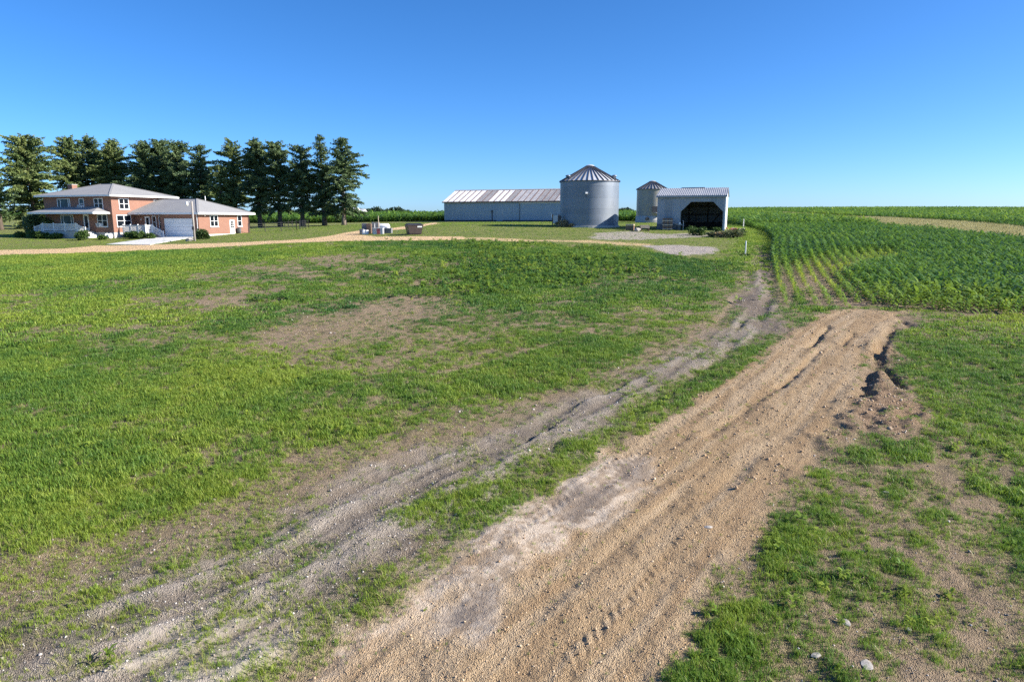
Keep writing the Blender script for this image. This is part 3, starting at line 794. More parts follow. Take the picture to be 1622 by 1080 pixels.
# porch: floor, hip roof, railing, steps
MB().box(-11.6, -3.6, -1.95, -.045, -.6, .38).build('porch_floor', M['concrete'], house)
pr = MB()
a0, a1, b0, pz = -12.3, -.35, -2.6, 2.72
pr.add([(a0, b0, pz + .16), (a1, b0, pz + .16), (a1, -.003, pz + .16), (a0, -.003, pz + .16), (a0 + 2.0, -.003, pz + .92), (a1 - 2.0, -.003, pz + .92)],
       [(0, 1, 5, 4), (1, 2, 5), (3, 0, 4), (2, 3, 4, 5), (3, 2, 1, 0)])
pr = pr.build('porch_roof', M['shingle'], house)
MB().box(a0 + .02, a1 - .02, b0 + .02, -.004, pz - .02, pz + .155).build('soffit', M['white'], pr)
fm = MB(); fm.box(a0 - .02, a1 + .02, b0 - .02, b0 + .005, pz - .06, pz + .18); fm.box(a0 - .02, a0 + .005, b0 + .006, -.005, pz - .06, pz + .18); fm.box(a1 - .005, a1 + .02, b0 + .006, -.005, pz - .06, pz + .18)
fm.build('fascia', M['white'], pr)

def railing(p, q, h, parent, posts=2, postw=.12, drop=0.0, base=None):
    """picket railing from p to q (local), top rail, bottom rail, pickets, posts"""
    p = Vector(p); q = Vector(q); n = max(3, int((q - p).length / .13))
    r = MB(); r.bar(p + Vector((0, 0, h)), q + Vector((0, 0, h)), .09, .08); r.bar(p + Vector((0, 0, .12)), q + Vector((0, 0, .12)), .06, .07)
    for k in range(1, n):
        c = p.lerp(q, k / n); r.box(c.x - .022, c.x + .022, c.y - .022, c.y + .022, c.z + .157, c.z + h - .042)
    o = r.build('railing', M['white'], parent)
    for k in range(posts):
        c = p.lerp(q, k / max(1, posts - 1))
        po = MB().box(c.x - postw / 2, c.x + postw / 2, c.y - postw / 2, c.y + postw / 2, c.z - .3, c.z + h + .12)
        po.prism([(c.x - .075, c.y - .075), (c.x + .075, c.y - .075), (c.x + .075, c.y + .075), (c.x - .075, c.y + .075)], 'z', c.z + h + .121, c.z + h + .16)
        po.build('post', M['white'], o)
    return o
railing((-10.6, -1.85, .38), (-4.55, -1.85, .38), .95, house, 4)
railing((-12.2, -1.9, -.05), (-10.85, -1.85, .3), .95, house, 2)
railing((-4.3, -1.85, .3), (-2.9, -1.85, -.15), .95, house, 2)
st = MB()
for k in range(3): st.box(-3.6 + k * .34, -3.26 + k * .34, -1.75, -.3, -.5, .24 - k * .17)
st.build('steps', M['concrete_light'], house)
# main side wall (east)
SD = ('side', 0.0)
window(1.15, 2.75, 3.3, 4.75, SD, house, (.5,), True)
window(7.0, 7.8, 3.9, 4.7, SD, house, (), True)
window(.55, 2.9, .95, 2.55, SD, house, (.5,), True)
# garage wing: x 0..11.5, y 3..13
WL, WY0, WY1, WZ = 11.5, 3.05, 12.9, 2.66
G0 = -.5
MB().box(5.0, WL, WY0, WY1, G0 + .46, WZ).build('wall', M['brick'], house)
MB().box(.003, 4.998, WY0 + .55, WY1 - .01, -.3, WZ - .01).build('wall', M['brick'], house)
MB().box(5.0 - .03, WL + .04, WY0 - .04, WY1 + .04, -1.6, G0 + .458).build('foundation', M['concrete_light'], house)
# wing roof: gable against the main block, hip at the east end
oh, rise = .62, 1.95
y0, y1, xe = WY0 - oh, WY1 + oh, WL + oh
ym = (y0 + y1) / 2; zt = WZ + .18
wr = MB().add([(.004, y0, zt), (xe, y0, zt), (xe, y1, zt), (.004, y1, zt), (.004, ym, zt + rise), (xe - 5.2, ym, zt + rise)],
              [(0, 1, 5, 4), (1, 2, 5), (2, 3, 4, 5), (3, 0, 4), (3, 2, 1, 0)]).build('roof', M['shingle'], house)
MB().box(.006, xe - .02, y0 + .02, y1 - .02, WZ - .02, zt - .004).build('soffit', M['white'], wr)
fm = MB(); fm.box(.006, xe + .025, y0 - .025, y0 + .005, WZ - .06, zt + .02); fm.box(xe - .005, xe + .025, y0 + .006, y1 - .006, WZ - .06, zt + .02); fm.box(.006, xe + .025, y1 - .005, y1 + .025, WZ - .06, zt + .02)
fm.build('fascia', M['white'], wr)
hc = MB(); hc.bar((xe, y0, zt + .02), (xe - 5.2, ym, zt + rise + .02), .28, .05); hc.bar((xe, y1, zt + .02), (xe - 5.2, ym, zt + rise + .02), .28, .05); hc.bar((.01, ym, zt + rise + .02), (xe - 5.2, ym, zt + rise + .02), .28, .05)
hc.build('ridge_cap', M['shingle'], wr)
MB().tube([(7.6, ym + .8, zt + 1.4), (7.6, ym + .8, zt + 2.35)], [.06, .06], 8).build('vent_pipe', M['white_metal'], wr)
# garage door
gx0, gx1, gz0, gz1_ = 5.75, 10.7, G0 - .02, G0 + 2.55
gd = MB()
gd.box(gx0, gx0 + .12, WY0 - .07, WY0 + .02, gz0, gz1_); gd.box(gx1 - .12, gx1, WY0 - .07, WY0 + .02, gz0, gz1_); gd.box(gx0 + .12, gx1 - .12, WY0 - .07, WY0 + .02, gz1_ - .12, gz1_)
gd = gd.build('garage_door', M['white'], house)
hh = (gz1_ - .12 - gz0) / 5
for k in range(5):
    MB().box(gx0 + .121, gx1 - .121, WY0 - .05, WY0 + .015, gz0 + k * hh + .008, gz0 + (k + 1) * hh - .008).build('panel', M['white'], gd)
LK = ('front', WY0 + .55)
door(1.75, 2.6, .2, 2.35, LK, house)
window(3.0, 3.75, .75, 2.4, LK, house, (), True)
window(4.2, 4.93, .55, 2.4, LK, house, (), True)
MB().tube([(1.25, WY0 + .5, 2.0), (1.25, WY0 + .35, 2.0), (1.25, WY0 + .33, 1.86)], [.03, .05, .09], 8).build('wall_lamp', M['white'], house)
# deck in front of the link
MB().box(.5, 4.6, .9, WY0 + .54, .02, .2).build('deck', M['wood_grey'], house)
for x in (.6, 2.5, 4.5):
    MB().box(x - .05, x + .05, .95, 1.05, -.9, .018).build('deck_post', M['wood_grey'], house)
railing((.6, .95, .2), (4.5, .95, .2), .95, house, 4)
railing((4.5, 1.05, .2), (4.5, 2.0, .2), .95, house, 2)
MB().box(4.56, 4.6, 1.0, 2.05, -.75, .24).build('deck_skirt', M['white'], house)
railing((4.62, 2.1, .15), (6.3, 2.1, -.62), .9, house, 2)
st = MB()
for k in range(4): st.box(4.62 + k * .4, 5.02 + k * .4, 2.16, WY0 - .1, -1.0, .05 - k * .18)
st.build('steps', M['wood_grey'], house)
# garage side wall
GS = ('side', WL)
window(2.05 + WY0, 3.55 + WY0, .95, 2.5, GS, house, (.5,), True)
window(7.35 + WY0, 8.25 + WY0, .95, 2.5, GS, house, (), True)
sdw = MB().box(WL - .01, WL + .04, WY0 + 5.75, WY0 + 6.75, G0 + .1, 1.85).build('door', M['white'], house)
for r_ in range(3):
    for c_ in range(2):
        MB().box(WL + .03, WL + .05, WY0 + 5.95 + c_ * .32, WY0 + 6.22 + c_ * .32, .75 + r_ * .33, 1.03 + r_ * .33).build('pane', M['glass'], sdw)
MB().tube([(WL - .15, WY0 - .1, WZ - .05), (WL - .15, WY0 - .1, G0 + .15), (WL - .15, WY0 - .35, G0 + .05)], [.045] * 3, 6).build('downspout', M['white_metal'], house)
MB().tube([(WL + .1, WY1 - .2, WZ - .05), (WL + .1, WY1 - .2, G0)], [.045] * 2, 6).build('downspout', M['black_metal'], house)
MB().tube([(WL + .08, WY0 + .95, WZ - .1), (WL + .2, WY0 + .95, WZ - .12), (WL + .26, WY0 + .95, WZ - .28)], [.03, .06, .1], 8).build('wall_lamp', M['white'], house)
def HL(x, y, z=0.0):
    p = Vector((HA.x, HA.y, H0)) + LX * x + LY * y; p.z += z
    return p

# concrete drive in front of the garage
def slab(name, pts, mat, up=.05, thick=.12):
    n = 10
    mb = MB()
    q = [Vector((x, y, 0)) for x, y in pts]
    V = []
    for j in range(n + 1):
        a = q[0].lerp(q[3], j / n); b = q[1].lerp(q[2], j / n)
        for i in range(n + 1):
            p = a.lerp(b, i / n); V.append((p.x, p.y, gz1(p.x, p.y) + up))
    F = [(j * (n + 1) + i, j * (n + 1) + i + 1, (j + 1) * (n + 1) + i + 1, (j + 1) * (n + 1) + i) for j in range(n) for i in range(n)]
    o = len(V)
    V2 = [(x, y, z - thick) for x, y, z in V]
    ring = [i for i in range(n + 1)] + [j * (n + 1) + n for j in range(1, n + 1)] + [n * (n + 1) + i for i in range(n - 1, -1, -1)] + [j * (n + 1) for j in range(n - 1, 0, -1)]
    F += [(ring[k], o + ring[k], o + ring[(k + 1) % len(ring)], ring[(k + 1) % len(ring)]) for k in range(len(ring))]
    mb.add(V + V2, F)
    return mb.build(name, mat)
p1, p2 = HL(5.3, WY0 - .1), HL(11.1, WY0 - .1)
p0, p3 = W(168, 387.5), W(238, 388.0)
tag(slab('concrete_driveway', [(p0[0], p0[1]), (p3[0], p3[1]), (p2.x, p2.y), (p1.x, p1.y)], M['concrete_light']), kind='structure')

# ------------------------------------------------------------------ machine barn
def ribbed(x0, x1, z0, z1, y, mb, pitch=.30, d=.025):
    """ribbed sheet facing -y made as a folded strip"""
    n = max(1, int(round((x1 - x0) / pitch))); p = (x1 - x0) / n
    xs = []
    for k in range(n):
        a = x0 + k * p
        xs += [(a, 0), (a + p * .68, 0), (a + p * .76, d), (a + p * .92, d)]
    xs.append((x1, 0))
    v = [(x, y - dd, z) for x, dd in xs for z in (z0, z1)]
    mb.add(v, [(2 * i, 2 * i + 2, 2 * i + 3, 2 * i + 1) for i in range(len(xs) - 1)])
    return mb
BA = at(704, 349, 138)
BL, BD, BE, BR = 31.0, 12.6, 3.75, 2.35
barn = thing('machine_barn', 'long low pale blue metal barn with patched white and rusty roof', 'barn', (BA.x, BA.y, CZ - .35), GRID)
nb = 26
for k in range(nb):
    a, b = BL * k / nb, BL * (k + 1) / nb
    ribbed(a + .004, b - .004, -.1, BE, 0, MB(), .3).build('wall_sheet', M['blue_wall'], barn)
core = MB().box(.02, BL - .02, .012, BD - .012, -.6, BE - .02)
core.build('wall', M['blue_wall'], barn)
gp = [(.0, -.1), (BD, -.1), (BD, BE), (BD / 2, BE + BR), (0, BE)]
MB().prism(gp, 'x', -.02, .018).build('gable_wall', M['blue_wall'], barn); MB().prism(gp, 'x', BL - .018, BL + .02).build('gable_wall', M['blue_wall'], barn)
MB().box(.0, BL, -.06, -.03, -.1, .12).build('base_trim', M['black_metal'], barn)
slope = math.atan2(BR, BD / 2)
def roof_sheet(x0, x1, mb, sgn):
    e = .3
    L = [(-e, BE - e * math.tan(slope)), (BD / 2, BE + BR)] if sgn < 0 else [(BD + e, BE - e * math.tan(slope)), (BD / 2, BE + BR)]
    n = max(2, int(round((x1 - x0) / .3))); p = (x1 - x0) / n; d = .03
    xs = []
    for k in range(n): a = x0 + k * p; xs += [(a, 0), (a + p * .7, 0), (a + p * .78, d), (a + p * .92, d)]
    xs.append((x1, 0))
    v = [(x, y, z + dd + .04) for x, dd in xs for (y, z) in L]
    f = [(2 * i, 2 * i + 2, 2 * i + 3, 2 * i + 1) for i in range(len(xs) - 1)]
    return mb.add(v, f if sgn < 0 else [q[::-1] for q in f])
R_ = random.Random(5)
nsh = 26
for k in range(nsh):
    a, b = -.3 + (BL + .6) * k / nsh, -.3 + (BL + .6) * (k + 1) / nsh
    mt = 'sheet_white' if k in (0, 1, 2, 3, 4, 5, 8, 9) else ('sheet_dark' if k in (6, 7) else ('sheet_grey' if R_.random() > .2 else 'sheet_dark'))
    if k == 10: mt = 'sheet_white'
    roof_sheet(a, b, MB(), -1).build('roof_sheet', M[mt], barn)
    roof_sheet(a, b, MB(), 1).build('roof_sheet', M['sheet_grey'], barn)
    if k: 
        e = .3; MB().bar((a, -e, BE - e * math.tan(slope) + .085), (a, BD / 2, BE + BR + .085), .10 + .10 * R_.random(), .03).build('roof_seam', M['rust_seam'], barn)
MB().prism([(BD / 2 - .35, BE + BR - .03), (BD / 2, BE + BR + .12), (BD / 2 + .35, BE + BR - .03), (BD / 2, BE + BR + .08)], 'x', -.32, BL + .32).build('ridge_cap', M['sheet_grey'], barn)
MB().box(-.3, BL + .3, -.36, -.30, BE - .28, BE - .05).build('eave_trim', M['rust_seam'], barn)
dr = MB().box(11.15, 12.25, -.075, -.03, .0, 2.15).build('door', M['blue_wall'], barn)
MB().box(11.1, 11.14, -.09, -.03, .0, 2.2).build('door_trim', M['white_metal'], dr); MB().box(12.26, 12.31, -.09, -.03, .0, 2.2).build('door_trim', M['white_metal'], dr)
MB().box(10.1, 10.24, -.10, -.03, .0, 2.0).build('conduit', M['trim_dark'], barn); MB().box(10.03, 10.31, -.16, -.03, 1.55, 2.0).build('meter_box', M['trim_dark'], barn)
MB().box(15.75, 15.83, -.08, -.03, -.05, BE - .3).build('door_edge', M['trim_dark'], barn)
MB().box(15.75, 24.5, -.12, -.05, BE - .45, BE - .32).build('door_track', M['white_metal'], barn)

# ------------------------------------------------------------------ grain bins
def grain_bin(name, label, cx, cy, z0, R, H, rise, nring, npan, mats, seed, vents=True):
    rr = random.Random(seed)
    t = thing(name, label, 'grain bin', (cx, cy, z0))
    MB().lathe([(R + .18, -.6), (R + .18, .1), (R - .2, .12)], 48).build('foundation', M['concrete'], t)
    hr = H / nring
    for k in range(nring):
        za, zb = .1 + k * (H - .1) / nring, .1 + (k + 1) * (H - .1) / nring
        e = .008 if k % 2 else 0.0; prof = [(R + e, za + .004), (R + e, zb + .03)]
        MB().lathe(prof, 72, cap=False).build('wall_ring', M[mats[0] if rr.random() > .4 else mats[1]], t, True)
    ov = .14; rt = .55
    zt = H + .02; zr = H + rise
    for k in range(npan):
        a0 = 2 * math.pi * k / npan; a1 = 2 * math.pi * (k + 1) / npan
        v = []
        for r, z in ((R + ov, zt - .04), (rt, zr)):
            for a in (a0, a1): v.append((r * math.cos(a), r * math.sin(a), z))
        MB().add(v, [(0, 1, 3, 2)]).build('roof_panel', M[mats[2]], t)
        MB().bar(((R + ov) * math.cos(a0), (R + ov) * math.sin(a0), zt + .01), (rt * math.cos(a0), rt * math.sin(a0), zr + .04), .09, .11).build('roof_rib', M[mats[3]], t)
    MB().lathe([(R + ov + .02, zt - .10), (R + ov + .02, zt - .02), (R - .1, zt - .05)], 72, cap=False).build('eave_ring', M[mats[3]], t, True)
    MB().lathe([(rt + .06, zr - .06), (rt + .06, zr + .12), (rt * .5, zr + .24), (.02, zr + .27)], 20).build('roof_cap', M[mats[2]], t, False)
    if vents:
        for a in vents:
            r = R * .88; z = zt + (zr - zt) * (R + ov - r) / (R + ov - rt)
            c = Vector((r * math.cos(a), r * math.sin(a), z))
            MB().lathe([(.24, z - .1), (.24, z + .22), (.36, z + .24), (.34, z + .36), (.15, z + .46), (.02, z + .47)], 14, c.x, c.y).build('roof_vent', M[mats[0]], t, True)
    return t
BC = (10.78, 97.1)
big = grain_bin('grain_bin', 'large round galvanised grain bin in front of the barn', BC[0], BC[1], CZ - 1.0, 4.06, 6.08, 2.05, 8, 36, ('galv', 'galv_b', 'bin_roof', 'rib'), 3, (math.radians(-152), math.radians(-28)))
lb = MB().bar((-.85, -3.99, 4.35), (-.85, -4.2, 4.42), .28, .22).build('wall_light', M['white'], big)
MB().bar((-.85, -4.02, 3.85), (-.85, -4.05, 4.3), .05, .05).build('light_conduit', M['trim_dark'], big)
sb = at(1031.5, 349, 122)
sm = grain_bin('grain_bin', 'smaller stained grain bin standing behind the open shed', sb.x, sb.y, sb.z - .05, 2.62, 5.35, 1.25, 6, 28, ('old_galv', 'old_galv', 'old_roof', 'rib'), 9, None)
MB().box(-.45, .55, -2.72, -2.5, 1.4, 2.4).build('hatch', M['trim_dark'], sm)
MB().lathe([(2.72, -.4), (2.72, .75), (2.5, .76)], 48, cap=False).build('concrete_ring', M['concrete'], sm, True)
MB().bar((-.2, -2.6, 1.35), (1.2, -2.95, 1.0), .8, .05).build('chute', M['galv_roof'], sm)
MB().tube([(-1.25, -2.45, .35), (-1.25, -2.95, .35)], [.28, .28], 12).build('fan_duct', M['trim_dark'], sm)

# ------------------------------------------------------------------ open-fronted shed
SA = at(1040, 364, 90)
shed = thing('open_shed', 'pale metal shed with a wide cut-cornered open front', 'shed', (SA.x, SA.y, SA.z), GRID)
SW, SDp, SE, SR = 8.45, 8.0, 4.3, 1.05
ox0, ox1, oz, oc = 2.95, 8.2, 3.55, 1.25       # opening: x range, top, corner cut
# front wall sheets cut round the opening
def top_at(x):
    if x < ox0 or x > ox1: return None
    z = oz
    if x < ox0 + oc: z = oz - (ox0 + oc - x)
    if x > ox1 - oc: z = min(z, oz - (x - (ox1 - oc)) * 1.0)
    return z
ws = [0.0, .95, 1.85, 2.95]
for i, (a, b) in enumerate(zip(ws[:-1], ws[1:])):
    ribbed(a + .003, b - .003, .75, SE, 0, MB(), .23).build('wall_sheet', M['shed_dark'] if i == 1 else M['shed_wall'], shed)
nx = 6
for k in range(nx):
    a = ox0 + (ox1 - ox0) * k / nx; b = ox0 + (ox1 - ox0) * (k + 1) / nx
    mb = MB(); nn = 8; d = .025
    for q in range(nn):
        x0_ = a + (b - a) * q / nn; x1_ = a + (b - a) * (q + 1) / nn
        dd = d if q % 3 == 2 else 0
        mb.add([(x0_, -dd, top_at(x0_ + 1e-5)), (x1_, -dd, top_at(x1_ - 1e-5)), (x1_, -dd, SE), (x0_, -dd, SE)], [(0, 1, 2, 3)])
    mb.build('wall_sheet', M['shed_dark'] if k == 4 else M['shed_wall'], shed)
ribbed(ox1 + .003, SW - .003, -.2, SE, 0, MB(), .23).build('wall_sheet', M['shed_wall'], shed)
MB().box(.0, ox0 - .02, -.03, .12, -.5, .74).build('base_wall', M['block'], shed)
ed = [(ox0, -.3), (ox0, oz - oc), (ox0 + oc, oz), (ox1 - oc, oz), (ox1, oz - oc), (ox1, -.3)]
fr = MB()
for p, q in zip(ed[:-1], ed[1:]): fr.bar((p[0], .07, p[1]), (q[0], .07, q[1]), .1, .07)
fr.build('opening_trim', M['shed_dark'], shed)
# side and back walls
def gab(x0, x1): return MB().prism([(.03, -.3), (SDp - .03, -.3), (SDp - .03, SE), (SDp / 2, SE + SR), (.03, SE)], 'x', x0, x1)
gab(.0, .02).build('side_wall', M['shed_wall'], shed); gab(SW - .02, SW + .0).build('side_wall', M['white_metal'], shed)  # right wall in white sheet: its sunlight is put into the colour
MB().box(.021, SW - .021, SDp - .03, SDp, -.3, SE).build('back_wall', M['shed_back_shaded'], shed)
MB().box(SW - .12, SW + .03, -.05, .0, -.35, SE).build('corner_trim', M['white_metal'], shed)
for k in range(9):
    a, b = -.15 + (SW + .3) * k / 9, -.15 + (SW + .3) * (k + 1) / 9
    for sgn in (-1, 1):
        e = .25; tz = SR / (SDp / 2)
        L = [(-e, SE - e * tz), (SDp / 2, SE + SR)] if sgn < 0 else [(SDp + e, SE - e * tz), (SDp / 2, SE + SR)]
        xs = []
        for q in range(4): p = (b - a) / 4; x = a + q * p; xs += [(x, 0), (x + p * .68, 0), (x + p * .78, .035), (x + p * .92, .035)]
        xs.append((b, 0))
        v = [(x, y, z + dd + .06) for x, dd in xs for (y, z) in L]
        f = [(2 * i, 2 * i + 2, 2 * i + 3, 2 * i + 1) for i in range(len(xs) - 1)]
        MB().add(v, f if sgn < 0 else [q[::-1] for q in f]).build('roof_sheet', M['shed_roof'], shed)
MB().box(2.6, 5.6, SDp / 2 - .2, SDp / 2 + .2, SE + SR + .07, SE + SR + .14).build('ridge_vent', M['galv_roof'], shed)
MB().box(-.15, SW + .15, -.3, -.25, SE - .22, SE + .02).build('eave_trim', M['shed_dark'], shed)
for x in (3.4, 5.9, 8.0):
    MB().box(x - .08, x + .08, SDp - .25, SDp - .04, -.3, SE - .02).build('frame_post', M['wood_shaded'], shed)
for z in (.9, 2.0, 3.1):
    MB().box(.05, SW - .05, SDp - .13, SDp - .035, z - .07, z + .07).build('girt', M['wood_shaded'], shed)
MB().bar((6.2, SDp - .35, .6), (8.0, SDp - .35, 2.6), .1, .12).build('brace', M['wood_shaded'], shed)
MB().box(4.4, 4.56, SDp - 2.2, SDp - 2.04, -.3, 2.3).build('frame_post', M['wood_shaded'], shed)
MB().box(.05, SW - .05, .2, SDp - .05, -.35, -.02).build('earth_floor', M['shaded_earth'], shed)
MB().box(3.0, SW - .06, SDp - .16, SDp - .135, .0, .85).build('kick_boards', M['wood_shaded'], shed)  # their dark colour carries the painted shade low inside the shed

def SL(x, y, z=0.0):
    p = Vector((SA.x, SA.y, SA.z)) + LX * x + LY * y; p.z = gz1(p.x, p.y) + z
    return p
# stack of boards in front of the shed
bs = thing('board_stack', 'stack of rough brown boards with pale edges against shed wall', 'lumber', SL(1.5, -.9), GRID)
for k in range(6):
    j = R_.uniform(-.05, .05)
    MB().box(-.62 + j, .62 + j, -.35, .35, .06 + k * .26, .2 + k * .26).build('board', M['wood'] if k % 2 else M['wood_light'], bs)
    for x in (-.5, 0, .5): MB().box(x - .06, x + .06, -.34, .34, -.06 + k * .26, .058 + k * .26).build('spacer', M['wood'], bs)
# small cart with upright handle
ct = thing('hand_cart', 'small pale metal cart at the corner of shed opening', 'cart', SL(3.0, -.55), GRID)
MB().box(-.42, .3, -.25, .25, .68, .74).build('tray', M['galv_roof'], ct)
for x in (-.38, .26): MB().tube([(x, 0, .0), (x, 0, .69)], [.03, .03], 6).build('leg', M['black_metal'], ct)
MB().tube([(.4, 0, -.05), (.42, 0, 1.15), (.3, 0, 1.2)], [.035] * 3, 6).build('handle', M['galv_roof'], ct)
MB().lathe([(.02, .75), (.14, .76), (.12, .98), (.02, 1.0)], 10, -.05, 0).build('bucket', M['white'], ct)
def block(name, label, cat, loc, sx, sy, sz, mat, rz=GRID, group=None, seed=1):
    rr = random.Random(seed)
    mb = MB().box(-sx / 2, sx / 2, -sy / 2, sy / 2, -.15, sz)
    o = mb.build(name, mat)
    o.location = loc; o.rotation_euler = (0, 0, rz + rr.uniform(-.12, .12))
    bv = o.modifiers.new('bevel', 'BEVEL'); bv.width = .04; bv.segments = 2
    return tag(o, label, cat, group)
q = W(998, 365); pb = thing('crate', 'square weathered wooden crate on the gravel left of shed', 'crate', (q[0], q[1], gz1(*q)), GRID)
for k in range(4): MB().box(-.5, .5, -.42, .42, .02 + k * .2, .19 + k * .2).build('board', M['wood_light'] if k == 3 else M['wood'], pb)
q = W(1021, 366); pb2 = thing('broken_crate', 'tipped pale crate lying nearest the shed wall', 'crate', (q[0], q[1], gz1(*q) + .05), GRID + .3)
for k in range(4): MB().box(-.55, .55, -.4 + k * .2, -.22 + k * .2, .3 + .08 * k, .62 + .02 * k).build('board', M['wood_light'], pb2)
MB().box(-.5, -.42, -.4, .4, -.1, .3).build('side_board', M['wood'], pb2); MB().box(.42, .5, -.4, .4, -.1, .3).build('side_board', M['wood'], pb2)

def lump(name, mat, loc, s, seed, label=None, cat=None, group=None, sub=2, parent=None, jag=.25):
    import bmesh
    rr = random.Random(seed)
    bm = bmesh.new(); bmesh.ops.create_icosphere(bm, subdivisions=sub, radius=1)
    for v in bm.verts:
        k = 1 + rr.uniform(-jag, jag); v.co = Vector((v.co.x * s[0] * k, v.co.y * s[1] * k, v.co.z * s[2] * k))
    me = bpy.data.meshes.new(name); bm.to_mesh(me); bm.free(); me.materials.append(mat)
    o = bpy.data.objects.new(name, me); COL.objects.link(o); o.location = loc; o.rotation_euler = (0, 0, rr.uniform(0, 6))
    if parent: o.parent = parent
    return tag(o, label, cat, group)
q = W(1010, 367); lump('rubble_lump', M['stone'], (q[0], q[1], gz1(*q) + .2), (.4, .35, .28), 4, 'rounded pale rubble lump between the two crates', 'rubble')
# brick rubble right of the shed
rb = SL(8.9, 1.2); rub = thing('rubble_heap', 'heap of broken red brick at the right of the shed', 'rubble', rb)
for k in range(22):
    rr = random.Random(k + 40)
    o = lump('broken_brick', M['brickpile'] if k % 3 else M['stone'], (rr.uniform(-.5, 1.5), rr.uniform(-1.4, .8), rr.uniform(.0, .3)), (rr.uniform(.14, .3), rr.uniform(.1, .2), rr.uniform(.08, .16)), k + 60, parent=rub, sub=1)

# electric box by the bin
q = Vector(BC).to_3d() + Vector((-4.75, -1.6, 0)); q.z = gz1(q.x, q.y)
eb = thing('electric_box', 'pale electric cabinet on posts left of the large bin', 'cabinet', q, GRID)
MB().box(-.32, .32, -.18, .18, .45, 1.5).build('cabinet', M['galv_roof'], eb)
for x in (-.45, .45): MB().box(x - .06, x + .06, -.06, .06, -.3, 1.7).build('post', M['wood'], eb)
MB().box(-.62, -.51, -.1, .1, 1.2, 1.75).build('meter', M['white_metal'], eb)
MB().box(.51, .75, -.15, .1, .9, 1.5).build('switch_box', M['trim_dark'], eb)

# ------------------------------------------------------------------ skip, junk pile, pole, posts, fence
q = W(656, 371.5); dz = gz1(*q)
du = thing('dumpster', 'dark brown metal dumpster with tan panel on the grass by the drive', 'dumpster', (q[0], q[1], dz), GRID + .75)
def taper(mb, bx, by, tx, ty, z0, z1):
    v = [(-bx, -by, z0), (bx, -by, z0), (bx, by, z0), (-bx, by, z0), (-tx, -ty, z1), (tx, -ty, z1), (tx, ty, z1), (-tx, ty, z1)]
    return mb.add(v, [(0, 3, 2, 1), (4, 5, 6, 7), (0, 1, 5, 4), (1, 2, 6, 5), (2, 3, 7, 6), (3, 0, 4, 7)])
taper(MB(), .72, .6, .9, .74, .08, 1.05).build('body', M['brown_metal'], du)
taper(MB(), .95, .79, .95, .79, 1.051, 1.12).build('rim', M['brown_metal'], du)
MB().add([(-.9, -.74, 1.121), (.9, -.74, 1.121), (.9, .74, 1.121), (-.9, .74, 1.121), (-.85, .05, 1.3), (.85, .05, 1.3)], [(0, 1, 5, 4), (2, 3, 4, 5), (1, 2, 5), (3, 0, 4), (3, 2, 1, 0)]).build('lid', M['black_metal'], du)
MB().add([(-.78, -.22, .35), (-.78, .5, .35), (-.865, .55, .85), (-.865, -.25, .85)][::-1], [(0, 1, 2, 3)]).build('sign_panel', M['tan_panel'], du)
MB().add([(.2, -.738, .82), (.75, -.738, .82), (.75, -.768, .98), (.2, -.768, .98)], [(0, 1, 2, 3)]).build('sticker', M['white'], du)
for x in (-.6, .6): MB().box(x - .08, x + .08, -.5, .5, -.1, .079).build('skid', M['black_metal'], du)

JP = W(595, 371); JY = JP[1]
def JL(px, dy, z=0.0):
    v = at(px, 370, JY + dy); return Vector((v.x, v.y, gz1(v.x, v.y) + z))
gl = 'concrete blocks of the bunker'
for px, dy, sx, sz, lab in ((573.5, 1.0, .5, .65, 'low grey concrete block at the far left of the pile'), (578, 1.6, .62, 1.3, 'tall grey concrete slab at the left of the pile'),
                            (595.5, 1.6, .95, 1.35, 'wide grey concrete slab behind the red and white box'), (614, .9, 1.15, .62, 'low grey concrete block at the right of the pile')):
    block('concrete_block', lab, 'concrete block', JL(px, dy), sx, .5, sz, M['block'], GRID * .3, gl, int(px))
block('wooden_crate', 'brown wooden crate between the two tall slabs', 'crate', JL(585.5, 1.4), .6, .6, 1.25, M['wood'], GRID * .3, None, 5)
rw = thing('equipment_box', 'white box with red stripe at the front of the pile', 'box', JL(599.5, -.1), GRID * .3)
MB().box(-.62, .62, -.35, .35, -.1, .68).build('body', M['galv_roof'], rw)
MB().box(-.1, .3, -.365, -.351, -.05, .66).build('stripe', M['red'], rw)
MB().box(-.66, .66, -.39, .39, .681, .74).build('lid', M['white'], rw)
tk = thing('white_tank', 'white horizontal tank behind the low block', 'tank', JL(608, 1.9), GRID * .3)
MB().tube([(-.8, 0, .72), (-.7, 0, .72), (-.55, 0, .72), (.55, 0, .72), (.7, 0, .72), (.8, 0, .72)], [.1, .34, .42, .42, .34, .1], 16).build('body', M['white'], tk, True)
for x in (-.5, .5): MB().box(x - .08, x + .08, -.35, .35, -.1, .42).build('cradle', M['black_metal'], tk)
for px, dy, h, lab in ((576.5, .2, .55, 'leftmost white drum in front of the concrete slabs'), (581, .2, .52, 'white drum just left of the striped box')):
    o = MB().lathe([(.22, 0), (.24, .05), (.24, h - .05), (.2, h), (.02, h + .01)], 14).build('drum', M['white'], None, True); o.location = JL(px, dy); tag(o, lab, 'drum', 'white drums')
o = MB().tube([(0, 0, -.3), (.02, 0, 1.0), (.0, 0, 2.15)], [.05, .05, .04], 8).build('marker_pole', M['wood_light']); o.location = JL(600, .8); tag(o, 'thin pale pole standing up out of the pile', 'pole')
o = MB().tube([(0, 0, -.3), (0, 0, 1.25)], [.035, .03], 8).build('stake', M['white']); o.location = JL(594, .3); tag(o, 'short white stake beside the striped box', 'stake')

